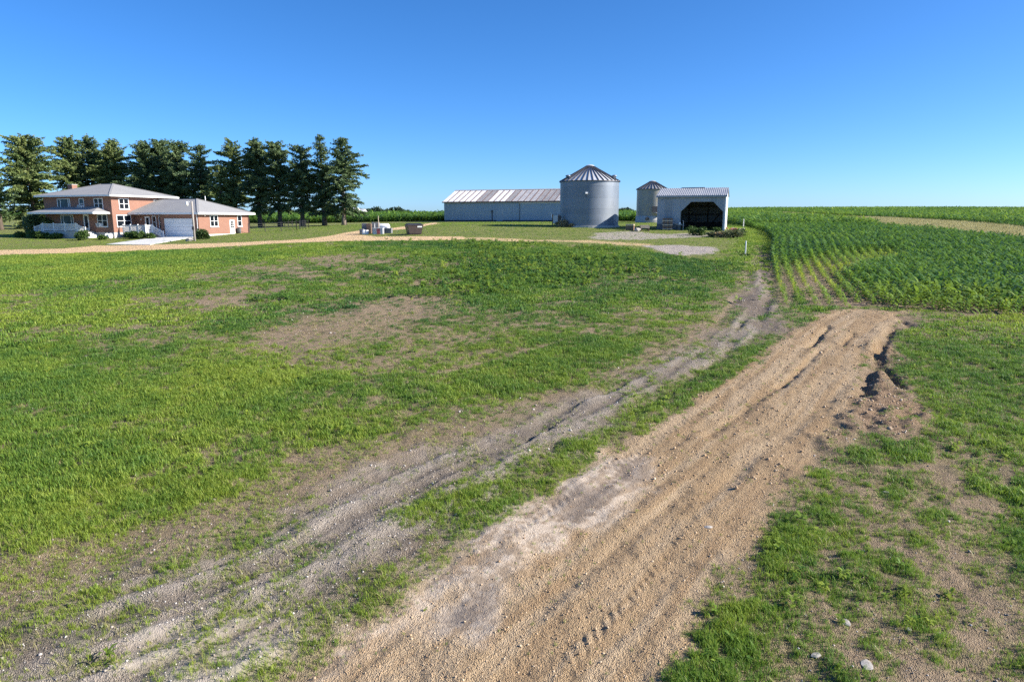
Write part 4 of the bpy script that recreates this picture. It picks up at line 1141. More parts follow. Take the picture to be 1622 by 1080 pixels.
# yard pole with lamp
pp = at(308.5, 381, 84.5); pz = gz1(pp.x, pp.y)
po = thing('yard_pole', 'weathered wooden yard pole with lamp in front of garage', 'pole', (pp.x, pp.y, pz))
MB().tube([(0, 0, -.5), (0, 0, 2.5), (.02, 0, 4.75)], [.14, .12, .10], 10).build('pole', M['wood_grey'], po, True)
MB().tube([(0, 0, 4.4), (-.35, -.05, 4.75), (-.55, -.05, 4.7)], [.03] * 3, 6).build('arm', M['white_metal'], po)
MB().lathe([(.05, 4.72), (.15, 4.62), (.17, 4.35), (.12, 4.22), (.02, 4.2)], 12, -.58, -.05).build('lamp', M['white'], po, True)
MB().box(-.12, .12, -.26, -.13, 1.35, 1.75).build('meter_box', M['trim_dark'], po)
lump('boulder', M['stone'], (pp.x - .55, pp.y - .1, pz + .15), (.45, .3, .3), 12, 'pale boulder at the foot of the yard pole', 'boulder')

for px, py, Y, h, lab in ((1177.5, 361, None, 1.15, 'white marker post at the corn edge behind the shed corner'), (1180.5, 404.5, None, 1.15, 'white marker post on the grass in front of the corn')):
    q = W(px, py)
    o = thing('marker_post', lab, 'post', (q[0], q[1], gz1(*q)), 0, 'white marker posts')
    MB().tube([(0, 0, -.3), (0, 0, h)], [.055, .05], 8).build('shaft', M['white'], o); MB().lathe([(.055, h), (.06, h + .02), (.02, h + .05)], 8).build('cap', M['white'], o)

fq = [W(394, 369.5), W(470, 364.8), W(489, 361.5), W(440, 359.5), W(396, 361)]
fe = thing('pen_fence', 'dark wire pen fence with posts beside the garage', 'fence', (fq[0][0], fq[0][1], gz1(*fq[0])))
f0 = Vector((fq[0][0], fq[0][1], gz1(*fq[0])))
for a, b in zip(fq[:-1], fq[1:]):
    a = Vector((*a, gz1(*a))) - f0; b = Vector((*b, gz1(*b))) - f0
    n = max(2, int((b - a).length / 2.0))
    for k in range(n + 1):
        c = a.lerp(b, k / n); c.z = gz1(c.x + f0.x, c.y + f0.y) - f0.z
        MB().tube([c + Vector((0, 0, -.3)), c + Vector((0, 0, 1.35))], [.055, .05], 6).build('post', M['black_metal'], fe)
    for h in (.3, .62, .95, 1.25):
        MB().bar(a + Vector((0, 0, h)), b + Vector((0, 0, h)), .03, .035).build('rail', M['black_metal'], fe)
tc_ = HL(WL + .35, WY0 + 7.2, 0); tc_.z = gz1(tc_.x, tc_.y)
o = thing('trash_can', 'grey trash can beside the garage side door', 'trash can', tc_)
MB().lathe([(.22, 0), (.29, .7), (.3, .72)], 14).build('bin', M['block'], o, True); MB().lathe([(.31, .721), (.31, .76), (.15, .82), (.02, .83)], 14).build('lid', M['trim_dark'], o, True)
gh = HL(-.35, -.55, 0); gh.z = gz1(gh.x, gh.y)
o = thing('hose_reel', 'small white hose reel by the front corner of the house', 'hose reel', gh, GRID)
MB().tube([(-.3, 0, .32), (.3, 0, .32)], [.24, .24], 14).build('drum', M['white'], o)
for x in (-.32, .32): MB().lathe([(.34, -.02), (.34, .02)], 14).build('wheel', M['white'], o).matrix_local = Matrix.Translation((x, 0, .34)) @ Matrix.Rotation(math.pi / 2, 4, 'Y')

# ------------------------------------------------------------------ foliage builders
def cards_mesh(name, V, shade, mat, parent=None):
    """V: (n,3,3) triangles"""
    n = len(V)
    me = bpy.data.meshes.new(name)
    me.vertices.add(n * 3); me.vertices.foreach_set('co', V.reshape(-1).astype(np.float32))
    me.loops.add(n * 3); me.loops.foreach_set('vertex_index', np.arange(n * 3, dtype=np.int32))
    me.polygons.add(n); me.polygons.foreach_set('loop_start', np.arange(0, n * 3, 3, dtype=np.int32)); me.polygons.foreach_set('loop_total', np.full(n, 3, np.int32))
    me.update(calc_edges=True)
    a = me.attributes.new('shade', 'FLOAT', 'POINT'); a.data.foreach_set('value', np.repeat(shade, 3).astype(np.float32))
    me.materials.append(mat)
    o = bpy.data.objects.new(name, me); COL.objects.link(o)
    if parent: o.parent = parent
    return o
def unit(v): return v / (np.linalg.norm(v, axis=-1, keepdims=True) + 1e-9)

def spruce(label, x, y, H, R, seed, mat='spruce', bare=.14, shape=.75, thin=1.0, bark='bark', topgap=0.0):
    g = np.random.default_rng(seed)
    z0 = gz1(x, y)
    t = thing('spruce_tree', label, 'tree', (x, y, z0), 0, 'spruces behind the house')
    lean = g.normal(0, .012, 2)
    zs = np.linspace(-.4, H, 12)
    tr = MB(); r0 = .30 + .01 * H
    tr.tube([(lean[0] * z, lean[1] * z, z) for z in zs], [max(.03, r0 * (1.25 if z < .3 else 1) * (1 - max(z, 0) / H * .96)) for z in zs], 8)
    tris = []; sh = []
    nl = int(H * 2.9)
    for k in range(nl):
        f = (k + g.random() * .7) / nl
        z = H * (bare + (1 - bare) * f)
        prof = (1 - f) ** shape * (.5 + .5 * min(1, f / .35)) * (1.08 + .3 * math.sin(f * 23 + seed) * math.sin(f * 9 + seed * 2))
        nb_ = int(g.integers(5, 8))
        a0 = g.random() * 6.28
        for b in range(nb_):
            if g.random() > (.78 if seed < 110 else .72) * thin: continue
            az = a0 + b * 6.283 / nb_ + g.normal(0, .3)
            L = R * prof * g.uniform(.5, 1.15) * (1 + .28 * math.sin(az * 2 + f * 7 + seed)) + .35
            rise = g.uniform(-.05, .4) + .45 * f
            droop = g.uniform(.25, .6) * (1 - f * .6)
            n = max(3, int(L / .30))
            s = np.linspace(.12 if f < .6 else .02, 1, n)
            P = np.stack([np.cos(az) * L * s + lean[0] * z, np.sin(az) * L * s + lean[1] * z, z + L * (rise * s - droop * s * s)], 1)
            if f < .9: tr.tube([tuple(P[0] - np.array([np.cos(az), np.sin(az), 0]) * .1 * L), tuple(P[n // 2]), tuple(P[-1])], [.045 * (1 - f) + .015, .03 * (1 - f) + .01, .008], 4, False)
            side = np.array([-np.sin(az), np.cos(az), 0.0]); out = np.array([np.cos(az), np.sin(az), 0.0])
            q = 12
            C = np.repeat(P, q, 0) + g.normal(0, .09, (n * q, 3))
            w = np.repeat(.25 + .75 * np.sin(np.pi * np.clip(s * .85 + .12, 0, 1)), q)
            sg = g.uniform(-1, 1, n * q)
            D = out[None] * g.uniform(.1, .8, (n * q, 1)) + side[None] * sg[:, None] * 1.1 + np.array([0, 0, 1.0])[None] * g.uniform(-1.0, .2, (n * q, 1))
            D = unit(D)
            ln = (g.uniform(.35, .85, n * q) * w * (.55 + .45 * min(1, L / 2.0)))[:, None]
            u = unit(np.cross(D, g.normal(0, 1, (n * q, 3))))
            wd = g.uniform(.07, .15, (n * q, 1)) * (.8 + .2 * min(1, L / 2))
            tris.append(np.stack([C - u * wd, C + u * wd, C + D * ln], 1))
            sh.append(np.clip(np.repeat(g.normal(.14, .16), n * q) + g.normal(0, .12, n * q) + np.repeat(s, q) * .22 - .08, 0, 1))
    tr.build('trunk', M[bark], t, True)
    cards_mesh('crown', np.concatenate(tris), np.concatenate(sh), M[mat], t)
    return t

def leafy(V_centers, V_radii, n, size, g, squash=1.0):
    """leaf triangles spread through a set of lobes"""
    w = np.array([r[0] * r[1] * r[2] for r in V_radii]) ** .67; w = w / w.sum()
    idx = g.choice(len(V_centers), n, p=w)
    d = unit(g.normal(0, 1, (n, 3)))
    rad = g.random(n) ** .38
    C = np.array(V_centers)[idx] + d * np.array(V_radii)[idx] * rad[:, None]
    D = unit(d + g.normal(0, .7, (n, 3))); u = unit(np.cross(D, g.normal(0, 1, (n, 3))))
    ln = size * g.uniform(.6, 1.4, (n, 1)); wd = ln * .42
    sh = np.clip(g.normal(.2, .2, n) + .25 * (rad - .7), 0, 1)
    return np.stack([C - u * wd, C + u * wd, C + D * ln], 1), sh
def bush(name, label, x, y, rx, rz, seed, mat='shrub', n=900, size=.16, cat='shrub', ry=None, group=None, lobes=9):
    g = np.random.default_rng(seed); ry = ry or rx * .8
    z = gz1(x, y)
    t = thing(name, label, cat, (x, y, z), 0, group)
    cs = [(g.uniform(-.6, .6) * rx, g.uniform(-.6, .6) * ry, rz * g.uniform(.3, 1.25)) for _ in range(lobes)]
    rs = [(rx * g.uniform(.35, .55), ry * g.uniform(.35, .55), rz * g.uniform(.35, .6)) for _ in range(lobes)]
    T, sh = leafy(cs, rs, n, size, g)
    T[:, :, 2] = np.maximum(T[:, :, 2], .01)
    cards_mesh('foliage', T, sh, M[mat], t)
    st = MB()
    for k in range(5): 
        c = cs[k]; st.tube([(0, 0, -.1), (c[0] * .5, c[1] * .5, c[2] * .5), c], [.03, .02, .008], 4, False)
    st.build('stems', M['bark'], t)
    return t
def broadleaf(label, x, y, H, R, seed, mat='leaf_far', n=2600, size=.9, conical=False, group='trees of the far farmstead', sink=0.0):
    g = np.random.default_rng(seed); z = gz1(x, y) - sink
    t = thing('broadleaf_tree', label, 'tree', (x, y, z), 0, group)
    tr = MB(); tr.tube([(0, 0, -.5), (.1, 0, H * .35), (0, .1, H * .75)], [R * .10, R * .07, R * .03], 7)
    cs, rs = [], []
    for k in range(16):
        f = g.random()
        zz = H * (.25 + .62 * f); rad = R * (1 - f if conical else math.sqrt(max(.08, 1 - (2 * f - .9) ** 2 * .75)))
        a = g.random() * 6.28; q = g.uniform(.2, .75) * rad
        cs.append((q * math.cos(a), q * math.sin(a), zz)); rr = rad * g.uniform(.32, .5) + R * .08; rs.append((rr, rr, rr * g.uniform(.7, 1.0)))
        tr.tube([(0, 0, H * .3), (cs[-1][0] * .6, cs[-1][1] * .6, zz * .8), cs[-1]], [R * .035, R * .02, R * .008], 4, False)
    tr.build('trunk', M['bark'], t, True)
    T, sh = leafy(cs, rs, n, size, g)
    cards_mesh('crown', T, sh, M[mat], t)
    return t

# ------------------------------------------------------------------ spruces (row behind the house)
def tree_at(px, top, Y, R, seed, label, **k):
    v = at(px, 350, Y); z0 = gz1(v.x, v.y); H = at(px, top, Y).z - z0
    return spruce(label, v.x, v.y, H, R, seed, **k)
SP = [
 (0, 250, 118, 2.6, 'thin half-bare conifer at the left edge of the picture', dict(thin=.55, bare=.2)),
 (56, 217, 124, 6.4, 'broadest olive-green spruce behind the left end of house', dict(mat='spruce_light', shape=.55, bare=.06)),
 (117, 219, 140, 5.2, 'spruce with spiky top right of the broadest one', dict(shape=.6, mat='spruce_light')),
 (152, 218, 143, 4.6, 'rounded spruce above the main roof ridge', dict(shape=.55)),
 (187, 224, 141, 4.8, 'spruce right of the main roof ridge', dict(shape=.5, mat='spruce_light')),
 (236, 225, 139, 4.6, 'dark spruce rising behind the wing roof', dict(shape=.5)),
 (262, 223, 141, 4.2, 'dark spruce standing third behind the garage wing', dict(shape=.55)),
 (291, 225, 138, 4.3, 'pointed dark spruce above the yard pole', dict(shape=.6)),
 (322, 232, 136, 4.4, 'slightly shorter dark spruce behind the garage ridge', dict(shape=.6, thin=.85)),
 (352, 262, 130, 3.2, 'short yellowish spruce behind the garage eave', dict(shape=.7, mat='spruce_light')),
 (375, 224, 134, 4.6, 'spruce with bright yellow-green top above garage end', dict(mat='spruce_light', shape=.45, thin=.8)),
 (412, 222, 131, 3.9, 'spruce just right of the garage, sixth from the right end', dict(shape=.5, bare=.17)),
 (444, 227, 129, 4.3, 'broad round-topped spruce, fourth from the right end of row', dict(shape=.42, bare=.2, thin=.9)),
 (479, 232, 127, 4.3, 'spruce in the row, third from the right end', dict(shape=.6, bare=.2, thin=.85)),
 (514, 213, 126, 3.7, 'tallest thin-topped spruce, second from the right end', dict(shape=1.0, bare=.13, thin=.85)),
 (545, 220, 124, 4.7, 'rightmost spruce of the row with pale trunk', dict(shape=.8, bare=.13, thin=.8, bark='bark_pale')),
]
for i, (px, top, Y, R, lab, kw) in enumerate(SP): tree_at(px, top, Y, R * (1.03 if i < 10 else .95 if i < 15 else 1.12), 100 + i, lab, **{**kw, 'shape': kw.get('shape', .75) * .9})

# shrubs and flower beds round the house
def B(px, Y, rx, rz, lab, seed, **k):
    v = at(px, 365, Y); bush('shrub', lab, v.x, v.y, rx, rz, seed, **k)
B(64, 96.5, 2.0, 2.0, 'big dark bush at the left corner of the house', 201, mat='spruce', n=2600, size=.25)
B(30, 95.0, .9, .55, 'leftmost low shrub on the lawn edge', 202)
B(53, 94.0, 1.1, .6, 'low hedge shrub below the dark bush', 203)
B(70, 93.0, 1.1, .55, 'low hedge shrub at the left end of porch railing', 204)
B(85, 92.6, 1.0, .5, 'low hedge shrub below the porch railing', 205)
B(127, 89.3, 1.15, .75, 'rounded shrub at the right end of porch railing', 206, n=1300)
B(161, 90.0, .6, .35, 'small low plant at the foot of the brick front wall', 207)
for k, (px, rz, lab) in enumerate(((203, .5, 'leftmost leafy plant below the deck railing'), (211, .6, 'middle leafy plant below the deck railing'), (220, .62, 'tallest leafy plant below the deck railing'), (236, .45, 'plant at the foot of the white deck end'))):
    B(px, 91.2 - k * .3, .75, rz, lab, 210 + k, n=700)
B(319, 87.6, 1.0, .75, 'round dark shrub at the garage corner behind the pole', 215, mat='leaf', n=1500)
# weeds round the shed and bin
def G(px, py, rx, rz, lab, seed, **k):
    q = W(px, py); bush('weed_clump', lab, q[0], q[1], rx, rz, seed, cat='weeds', **k)
G(1104, 373, 1.1, .65, 'green weed clump in front of the shed opening', 230, n=900)
G(1128, 375, .9, .3, 'low grey-green weeds in front of shed corner', 231, n=500, mat='weed_grey')
G(1160, 376.5, 1.5, .55, 'brushy grey weed clump right of the shed', 232, n=900, mat='weed_grey')
G(1170, 376, .9, .6, 'darkest weed clump right of the brushy one', 233, n=700)
G(1140, 376, .8, .35, 'low brown weeds by the right shed corner', 234, n=500, mat='dry_weed')
G(892, 359.5, 1.1, .55, 'taller dry straw-coloured weeds left of bin base', 235, n=900, mat='dry_weed', size=.2)
G(905, 360, 1.0, .35, 'lower dry straw-coloured weeds along bin base', 236, n=700, mat='dry_weed', size=.2)
G(1181, 406, .5, .1, 'small green tuft at the foot of near marker post', 237, n=300)
G(1135, 369, .6, .4, 'green weeds inside the right jamb of shed', 238, n=400)

# ------------------------------------------------------------------ far farmsteads and trees
def far_tree(px, top, Y, R, seed, lab, **k):
    v = at(px, 342, Y); z = gz1(v.x, v.y); H = at(px, top, Y).z - z
    broadleaf(lab, v.x, v.y, max(H, 3), R, seed, **k)
FT = [(577, 333, 420, 5.0, 'roundest far tree just right of the last spruce'), (593, 328.5, 430, 5.0, 'tall narrow far tree left of the pale pole'), (600.5, 332, 430, 3.2, 'thin far tree above the junk pile'),
      (608, 334, 440, 4.5, 'low far tree right of the pale pole'), (613.5, 330.5, 450, 3.2, 'small pointed far tree'), (619.5, 327.5, 445, 3.4, 'tallest pointed far conifer'), (628, 329.5, 450, 6.5, 'broadest far tree of the clump'),
      (640, 334.5, 455, 5.0, 'far tree at the right end of clump'), (646, 338, 470, 4.0, 'lowest far tree right of the clump'), (664, 340, 520, 5.0, 'left low tree of the pair near the barn'), (673, 337.5, 520, 5.5, 'right tree of the pair near the barn'),
      (698, 339, 520, 7.0, 'low far tree touching the barn end'), (982, 334.5, 520, 6.0, 'low far tree showing between the two bins'), (993, 335.5, 520, 6.0, 'low far tree at the left of small bin'),
      (462, 337, 520, 6.0, 'far tree seen between the spruce trunks'), (450, 338.5, 520, 5.0, 'left far tree among the spruce trunks')]
for i, (px, top, Y, R, lab) in enumerate(FT):
    far_tree(px, top, Y, R, 300 + i, lab, conical=(i in (4, 5)), n=1500, size=1.0)
for px, Y, L, h, lab in ((559, 400, 7.0, 3.0, 'tiny white far house with pale roof beside last spruce trunk'), (572, 405, 5.0, 2.4, 'tiny white far shed right of far house')):
    v = at(px, 343, Y); z = gz1(v.x, v.y)
    t = thing('far_house', lab, 'house', (v.x, v.y, z), GRID)
    MB().box(-L / 2, L / 2, -3, 3, -1, h).build('wall', M['white'], t)
    MB().prism([(-3.3, h), (3.3, h), (0, h + 2.2)], 'x', -L / 2 - .3, L / 2 + .3).build('roof', M['concrete_light'], t)
    for x in (-L / 4, L / 4): MB().box(x - .5, x + .5, -3.05, -2.98, 1.0, 2.2).build('window', M['glass'], t)

# ------------------------------------------------------------------ scattered plants and stones
def src_mesh(name, V, F, mat):
    me = bpy.data.meshes.new(name); me.from_pydata([tuple(v) for v in V], [], F); me.update(); me.materials.append(mat)
    me.polygons.foreach_set('use_smooth', [True] * len(me.polygons))
    return me
def blade_tuft(seed, n, h, spread, wid, curl=.5):
    g = np.random.default_rng(seed); V = []; F = []
    for k in range(n):
        a = g.random() * 6.28; r = spread * math.sqrt(g.random()); b = g.random() * 6.28
        hh = h * g.uniform(.5, 1.15); ln = curl * hh * g.uniform(.3, 1.2)
        p = np.array([r * math.cos(a), r * math.sin(a), -.01]); d = np.array([math.cos(b), math.sin(b), 0]); s = np.array([-d[1], d[0], 0]) * wid * g.uniform(.7, 1.3)
        m = p + d * ln * .35 + np.array([0, 0, hh * .62]); e = p + d * ln + np.array([0, 0, hh * .95])
        o = len(V); V += [p - s * .7, p + s * .7, m + s, m - s, e]; F += [(o, o + 1, o + 2, o + 3), (o + 3, o + 2, o + 4)]
    return V, F
def rosette(seed, n, h, spread, wid):
    g = np.random.default_rng(seed); V = []; F = []
    for k in range(n):
        b = g.random() * 6.28; d = np.array([math.cos(b), math.sin(b), 0]); s = np.array([-d[1], d[0], 0])
        z = h * g.random(); L = spread * g.uniform(.5, 1.1)
        p = np.array([0, 0, z]); m = p + d * L * .55 + np.array([0, 0, L * .35]); e = p + d * L + np.array([0, 0, L * g.uniform(-.1, .35)])
        o = len(V); V += [p, m - s * wid, m + s * wid, e]; F += [(o, o + 2, o + 1), (o + 1, o + 2, o + 3)]
    return V, F
def maize(seed, h=.8, nl=8):
    g = np.random.default_rng(seed); V = []; F = []
    V += [(-.012, 0, -.03), (.012, 0, -.03), (.008, 0, h * .75), (-.008, 0, h * .75), (0, -.012, -.03), (0, .012, -.03), (0, .008, h * .75), (0, -.008, h * .75)]
    F += [(0, 1, 2, 3), (4, 5, 6, 7)]
    az = g.random() * 6.28
    for k in range(nl):
        f = k / (nl - 1); b = az + (k % 2) * math.pi + g.normal(0, .45)
        d = np.array([math.cos(b), math.sin(b), 0]); s = np.array([-d[1], d[0], 0])
        z = h * (.12 + .6 * f); L = h * (.74 - .25 * abs(f - .4)) * g.uniform(.85, 1.15); up = .55 + .5 * f; dr = (1.15 - .45 * f) * g.uniform(.7, 1.2); w = .058 * h / .8 * g.uniform(.85, 1.15)
        o = len(V)
        for t, ww in ((0, .45), (.3, 1), (.62, .85)):
            c = np.array([0, 0, z]) + d * L * t + np.array([0, 0, L * (up * t - dr * t * t)])
            V += [c - s * w * ww, c + s * w * ww]
        V.append(np.array([0, 0, z]) + d * L + np.array([0, 0, L * (up - dr)]))
        F += [(o, o + 1, o + 3, o + 2), (o + 2, o + 3, o + 5, o + 4), (o + 4, o + 5, o + 6)]
    return V, F
def stone_src(seed):
    import bmesh
    rr = random.Random(seed); bm = bmesh.new(); bmesh.ops.create_icosphere(bm, subdivisions=1, radius=1)
    V = [Vector((v.co.x * rr.uniform(.7, 1.2), v.co.y * rr.uniform(.6, 1.0), v.co.z * rr.uniform(.4, .75))) for v in bm.verts]
    F = [tuple(v.index for v in f.verts) for f in bm.faces]; bm.free()
    return V, F
def make_coll(name, meshes):
    c = bpy.data.collections.new(name)
    for i, me in enumerate(meshes):
        o = bpy.data.objects.new('%s_source' % name, me); c.objects.link(o)
    return c
_ng = {}
def scatter(name, X, Y, Z, S, tint, coll, label, cat=None, tilt=.12):
    n = len(X)
    me = bpy.data.meshes.new(name); me.vertices.add(n)
    me.vertices.foreach_set('co', np.stack([X, Y, Z], 1).astype(np.float32).ravel())
    a = me.attributes.new('rot', 'FLOAT_VECTOR', 'POINT')
    R = np.stack([rng.normal(0, tilt, n), rng.normal(0, tilt, n), rng.random(n) * 6.283], 1).astype(np.float32); a.data.foreach_set('vector', R.ravel())
    a = me.attributes.new('scl', 'FLOAT', 'POINT'); a.data.foreach_set('value', S.astype(np.float32))
    a = me.attributes.new('tint', 'FLOAT', 'POINT'); a.data.foreach_set('value', np.clip(tint, 0, 1).astype(np.float32))
    a = me.attributes.new('pick', 'INT', 'POINT'); a.data.foreach_set('value', rng.integers(0, len(coll.objects), n).astype(np.int32))
    o = bpy.data.objects.new(name, me); COL.objects.link(o)
    ng = bpy.data.node_groups.new('scatter_' + name, 'GeometryNodeTree')
    ng.interface.new_socket('Geometry', in_out='INPUT', socket_type='NodeSocketGeometry'); ng.interface.new_socket('Geometry', in_out='OUTPUT', socket_type='NodeSocketGeometry')
    gi = ng.nodes.new('NodeGroupInput'); go = ng.nodes.new('NodeGroupOutput')
    ip = ng.nodes.new('GeometryNodeInstanceOnPoints'); ci = ng.nodes.new('GeometryNodeCollectionInfo')
    ci.inputs['Collection'].default_value = coll; ci.inputs['Separate Children'].default_value = True; ci.inputs['Reset Children'].default_value = True
    def na(nm, tp):
        q = ng.nodes.new('GeometryNodeInputNamedAttribute'); q.data_type = tp; q.inputs[0].default_value = nm; return q.outputs['Attribute']
    ng.links.new(gi.outputs[0], ip.inputs['Points']); ng.links.new(ci.outputs[0], ip.inputs['Instance'])
    ip.inputs['Pick Instance'].default_value = True
    ng.links.new(na('pick', 'INT'), ip.inputs['Instance Index'])
    e2r = ng.nodes.new('FunctionNodeEulerToRotation'); ng.links.new(na('rot', 'FLOAT_VECTOR'), e2r.inputs[0]); ng.links.new(e2r.outputs[0], ip.inputs['Rotation'])
    ng.links.new(na('scl', 'FLOAT'), ip.inputs['Scale'])
    ng.links.new(ip.outputs[0], go.inputs[0])
    md = o.modifiers.new('scatter', 'NODES'); md.node_group = ng
    me.materials.append(coll.objects[0].data.materials[0])
    return tag(o, label, cat, kind='stuff')

def polar_points(r0, r1, dens, half=math.radians(46)):
    """uniform random points in a sector of ground"""
    n = int(dens * half * (r1 * r1 - r0 * r0))
    r = np.sqrt(rng.random(n) * (r1 * r1 - r0 * r0) + r0 * r0); t = rng.uniform(-half, half, n)
    return r * np.sin(t), r * np.cos(t)

c_fine = make_coll('fine_grass', [src_mesh('fine_grass', *blade_tuft(s, 12, .13, .07, .0042, .55), M['grass']) for s in range(6)] )
c_mid = make_coll('grass_tuft', [src_mesh('grass_tuft', *blade_tuft(20 + s, 16, .17, .16, .008, .6), M['grass']) for s in range(6)])
c_far = make_coll('grass_patch', [src_mesh('grass_patch', *blade_tuft(40 + s, 22, .17, .36, .018, .6), M['grass']) for s in range(5)])
c_leaf = make_coll('leafy_weed', [src_mesh('leafy_weed', *rosette(60 + s, 12, .12, .12, .026), M['grass']) for s in range(5)])
c_corn = make_coll('maize', [src_mesh('maize', *maize(80 + s, .92, 7), M['maize']) for s in range(6)])
c_peb = make_coll('pebble', [src_mesh('pebble', *stone_src(90 + s), M['pebble']) for s in range(5)])

def tint_field(X, Y):
    """fresh yellow-green near, bluish green on the middle of the field"""
    t = .60 + 1.0 * (fbm(X, Y, .12, 3, 71) - .5) + .5 * (fbm(X, Y, .9, 2, 73) - .5)
    t = t - .34 * sstep(24, 42, Y) * sstep(-30, -6, X) * (1 - sstep(8, 16, X - .1 * Y))
    return t
def grass_zone(name, r0, r1, dens, coll, smin, smax, label, zfac=1.0, only=None):
    X, Y = polar_points(r0, r1, dens)
    m = plan(X, Y)
    p = np.maximum(m['veg'] * m['field'] * (1 - m['corn']), .7 * m['gpatch'])
    if only is not None: p = p * only(X, Y, m)
    k = rng.random(len(X)) < p
    X, Y, pv = X[k], Y[k], p[k]
    mm = {q: v[k] for q, v in m.items()}
    Z = base_z(X, Y) + relief(X, Y, mm)
    S = rng.uniform(smin, smax, len(X)) * (.36 + .62 * pv)
    scatter(name, X, Y, Z, S, tint_field(X, Y), coll, label)
grass_zone('grass', 5.5, 17, 420, c_fine, .7, 1.3, 'fine young grass of the near field')
grass_zone('grass', 17, 33, 130, c_mid, .6, 1.15, 'young grass of the middle field')
grass_zone('grass', 33, 85, 24, c_far, .6, 1.1, 'young grass of the far field')
wsel = lambda X, Y, m: np.clip((fbm(X, Y, .6, 2, 44) - .42) * 4, 0, 1) * (.35 + .65 * sstep(-.5, .5, m['dtrack']) * (X > np.interp(Y, TRACK_MID[:, 1], TRACK_MID[:, 0])) + .4 * sstep(30, 45, Y))
grass_zone('ground_cover', 5.5, 60, 14, c_leaf, .6, 1.2, 'broad-leaved weeds among the grass', only=wsel)

def extra(name, r0, r1, dens, coll, smin, smax, tint, label, sel):
    X, Y = polar_points(r0, r1, dens); m = plan(X, Y)
    k = rng.random(len(X)) < m['field'] * (1 - m['track']) * (1 - m['corn']) * sel(X, Y, m); X, Y = X[k], Y[k]
    mm = {q: v[k] for q, v in m.items()}
    scatter(name, X, Y, base_z(X, Y) + relief(X, Y, mm), rng.uniform(smin, smax, len(X)), tint + rng.normal(0, .15, len(X)), coll, label)
c_dead = make_coll('dead_straw', [src_mesh('dead_straw', *blade_tuft(140 + s, 7, .10, .12, .004, 1.6), M['straw']) for s in range(4)])
extra('dead_straw', 5.5, 34, 16, c_dead, .6, 1.4, .4, 'dead straw bits lying between the grass', lambda X, Y, m: .25 + .75 * sstep(.45, .6, fbm(X, Y, .7, 2, 101)))
extra('ground_cover', 38, 78, 5, c_leaf, 1.6, 2.8, .45, 'pale broad-leaved seedlings on the crest of the field', lambda X, Y, m: np.exp(-((X - 1 - .02 * Y) / 9) ** 2) * sstep(.42, .6, fbm(X, Y, .25, 2, 103)))
extra('ground_cover', 10, 40, 2.2, c_leaf, .8, 1.4, .7, 'yellowish weeds dotted over the left field', lambda X, Y, m: m['veg'] * sstep(.45, .65, fbm(X, Y, .35, 2, 105)))

# lawn tufts: short mown grass plus taller rough edges
X, Y = polar_points(55, 130, 5)
m = plan(X, Y); k = rng.random(len(X)) < m['lawn'] * (1 - m['drive']) * (1 - m['pad']) * .8
X, Y = X[k], Y[k]
scatter('lawn_grass', X, Y, base_z(X, Y), rng.uniform(.25, .5, len(X)), .62 + .5 * (fbm(X, Y, .15, 2, 8) - .5), c_far, 'short mown lawn grass')

# pebbles and clods
X, Y = polar_points(5.5, 15, 420); m = plan(X, Y)
p = np.maximum(m['track'] * (1 - .75 * m['sed']), np.maximum(.45 * m['rut'], .16) * (1 - m['track']) * (1 - m['veg'] * .6)); k = rng.random(len(X)) < p
X, Y = X[k], Y[k]; mm = {q: v[k] for q, v in m.items()}
S = np.exp(rng.normal(math.log(.0072), .45, len(X))) * np.where(mm['track'] > .5, 1, 1.25)
scatter('gravel', X, Y, base_z(X, Y) + relief(X, Y, mm) + S * .3, S, mm['track'], c_peb, 'loose gravel chips near the camera', tilt=.5)
X, Y = polar_points(15, 40, 90); m = plan(X, Y)
p = np.maximum(m['track'] * (1 - .7 * m['sed']), np.maximum(np.maximum(.5 * m['rut'], m['brown']), .12) * (1 - m['track']) * (1 - m['veg'] * .6) * m['field']); k = rng.random(len(X)) < p
X, Y = X[k], Y[k]; mm = {q: v[k] for q, v in m.items()}
S = np.exp(rng.normal(math.log(.012), .5, len(X))) * np.where(mm['brown'] > .5, 1.35, 1)
scatter('gravel', X, Y, base_z(X, Y) + relief(X, Y, mm) + S * .3, S, np.maximum(mm['track'], mm['brown'] * .8), c_peb, 'loose gravel chips farther up the track', tilt=.5)

# flat stones near the camera
for i, (px, py, s, lab) in enumerate(((1372, 1056, .16, 'largest flat pale stone at the bottom right'), (1293, 1038, .11, 'flat grey stone left of the largest one'), (1340, 985, .12, 'flat stone in the worn line on the right'), (1440, 998, .07, 'small round pale stone among right weeds'),
                                      (1404, 780, .10, 'flat stone at the upper end of right bare patch'), (1122, 836, .10, 'pale stone chip on the right side of track'))):
    q = W(px, py); lump('flat_stone', M['stone'], (q[0], q[1], float(ground_z(q[0], q[1])[0]) + .012), (s * .8, s * .5, .02), 500 + i, lab, 'stone', None, 2, None, .15)

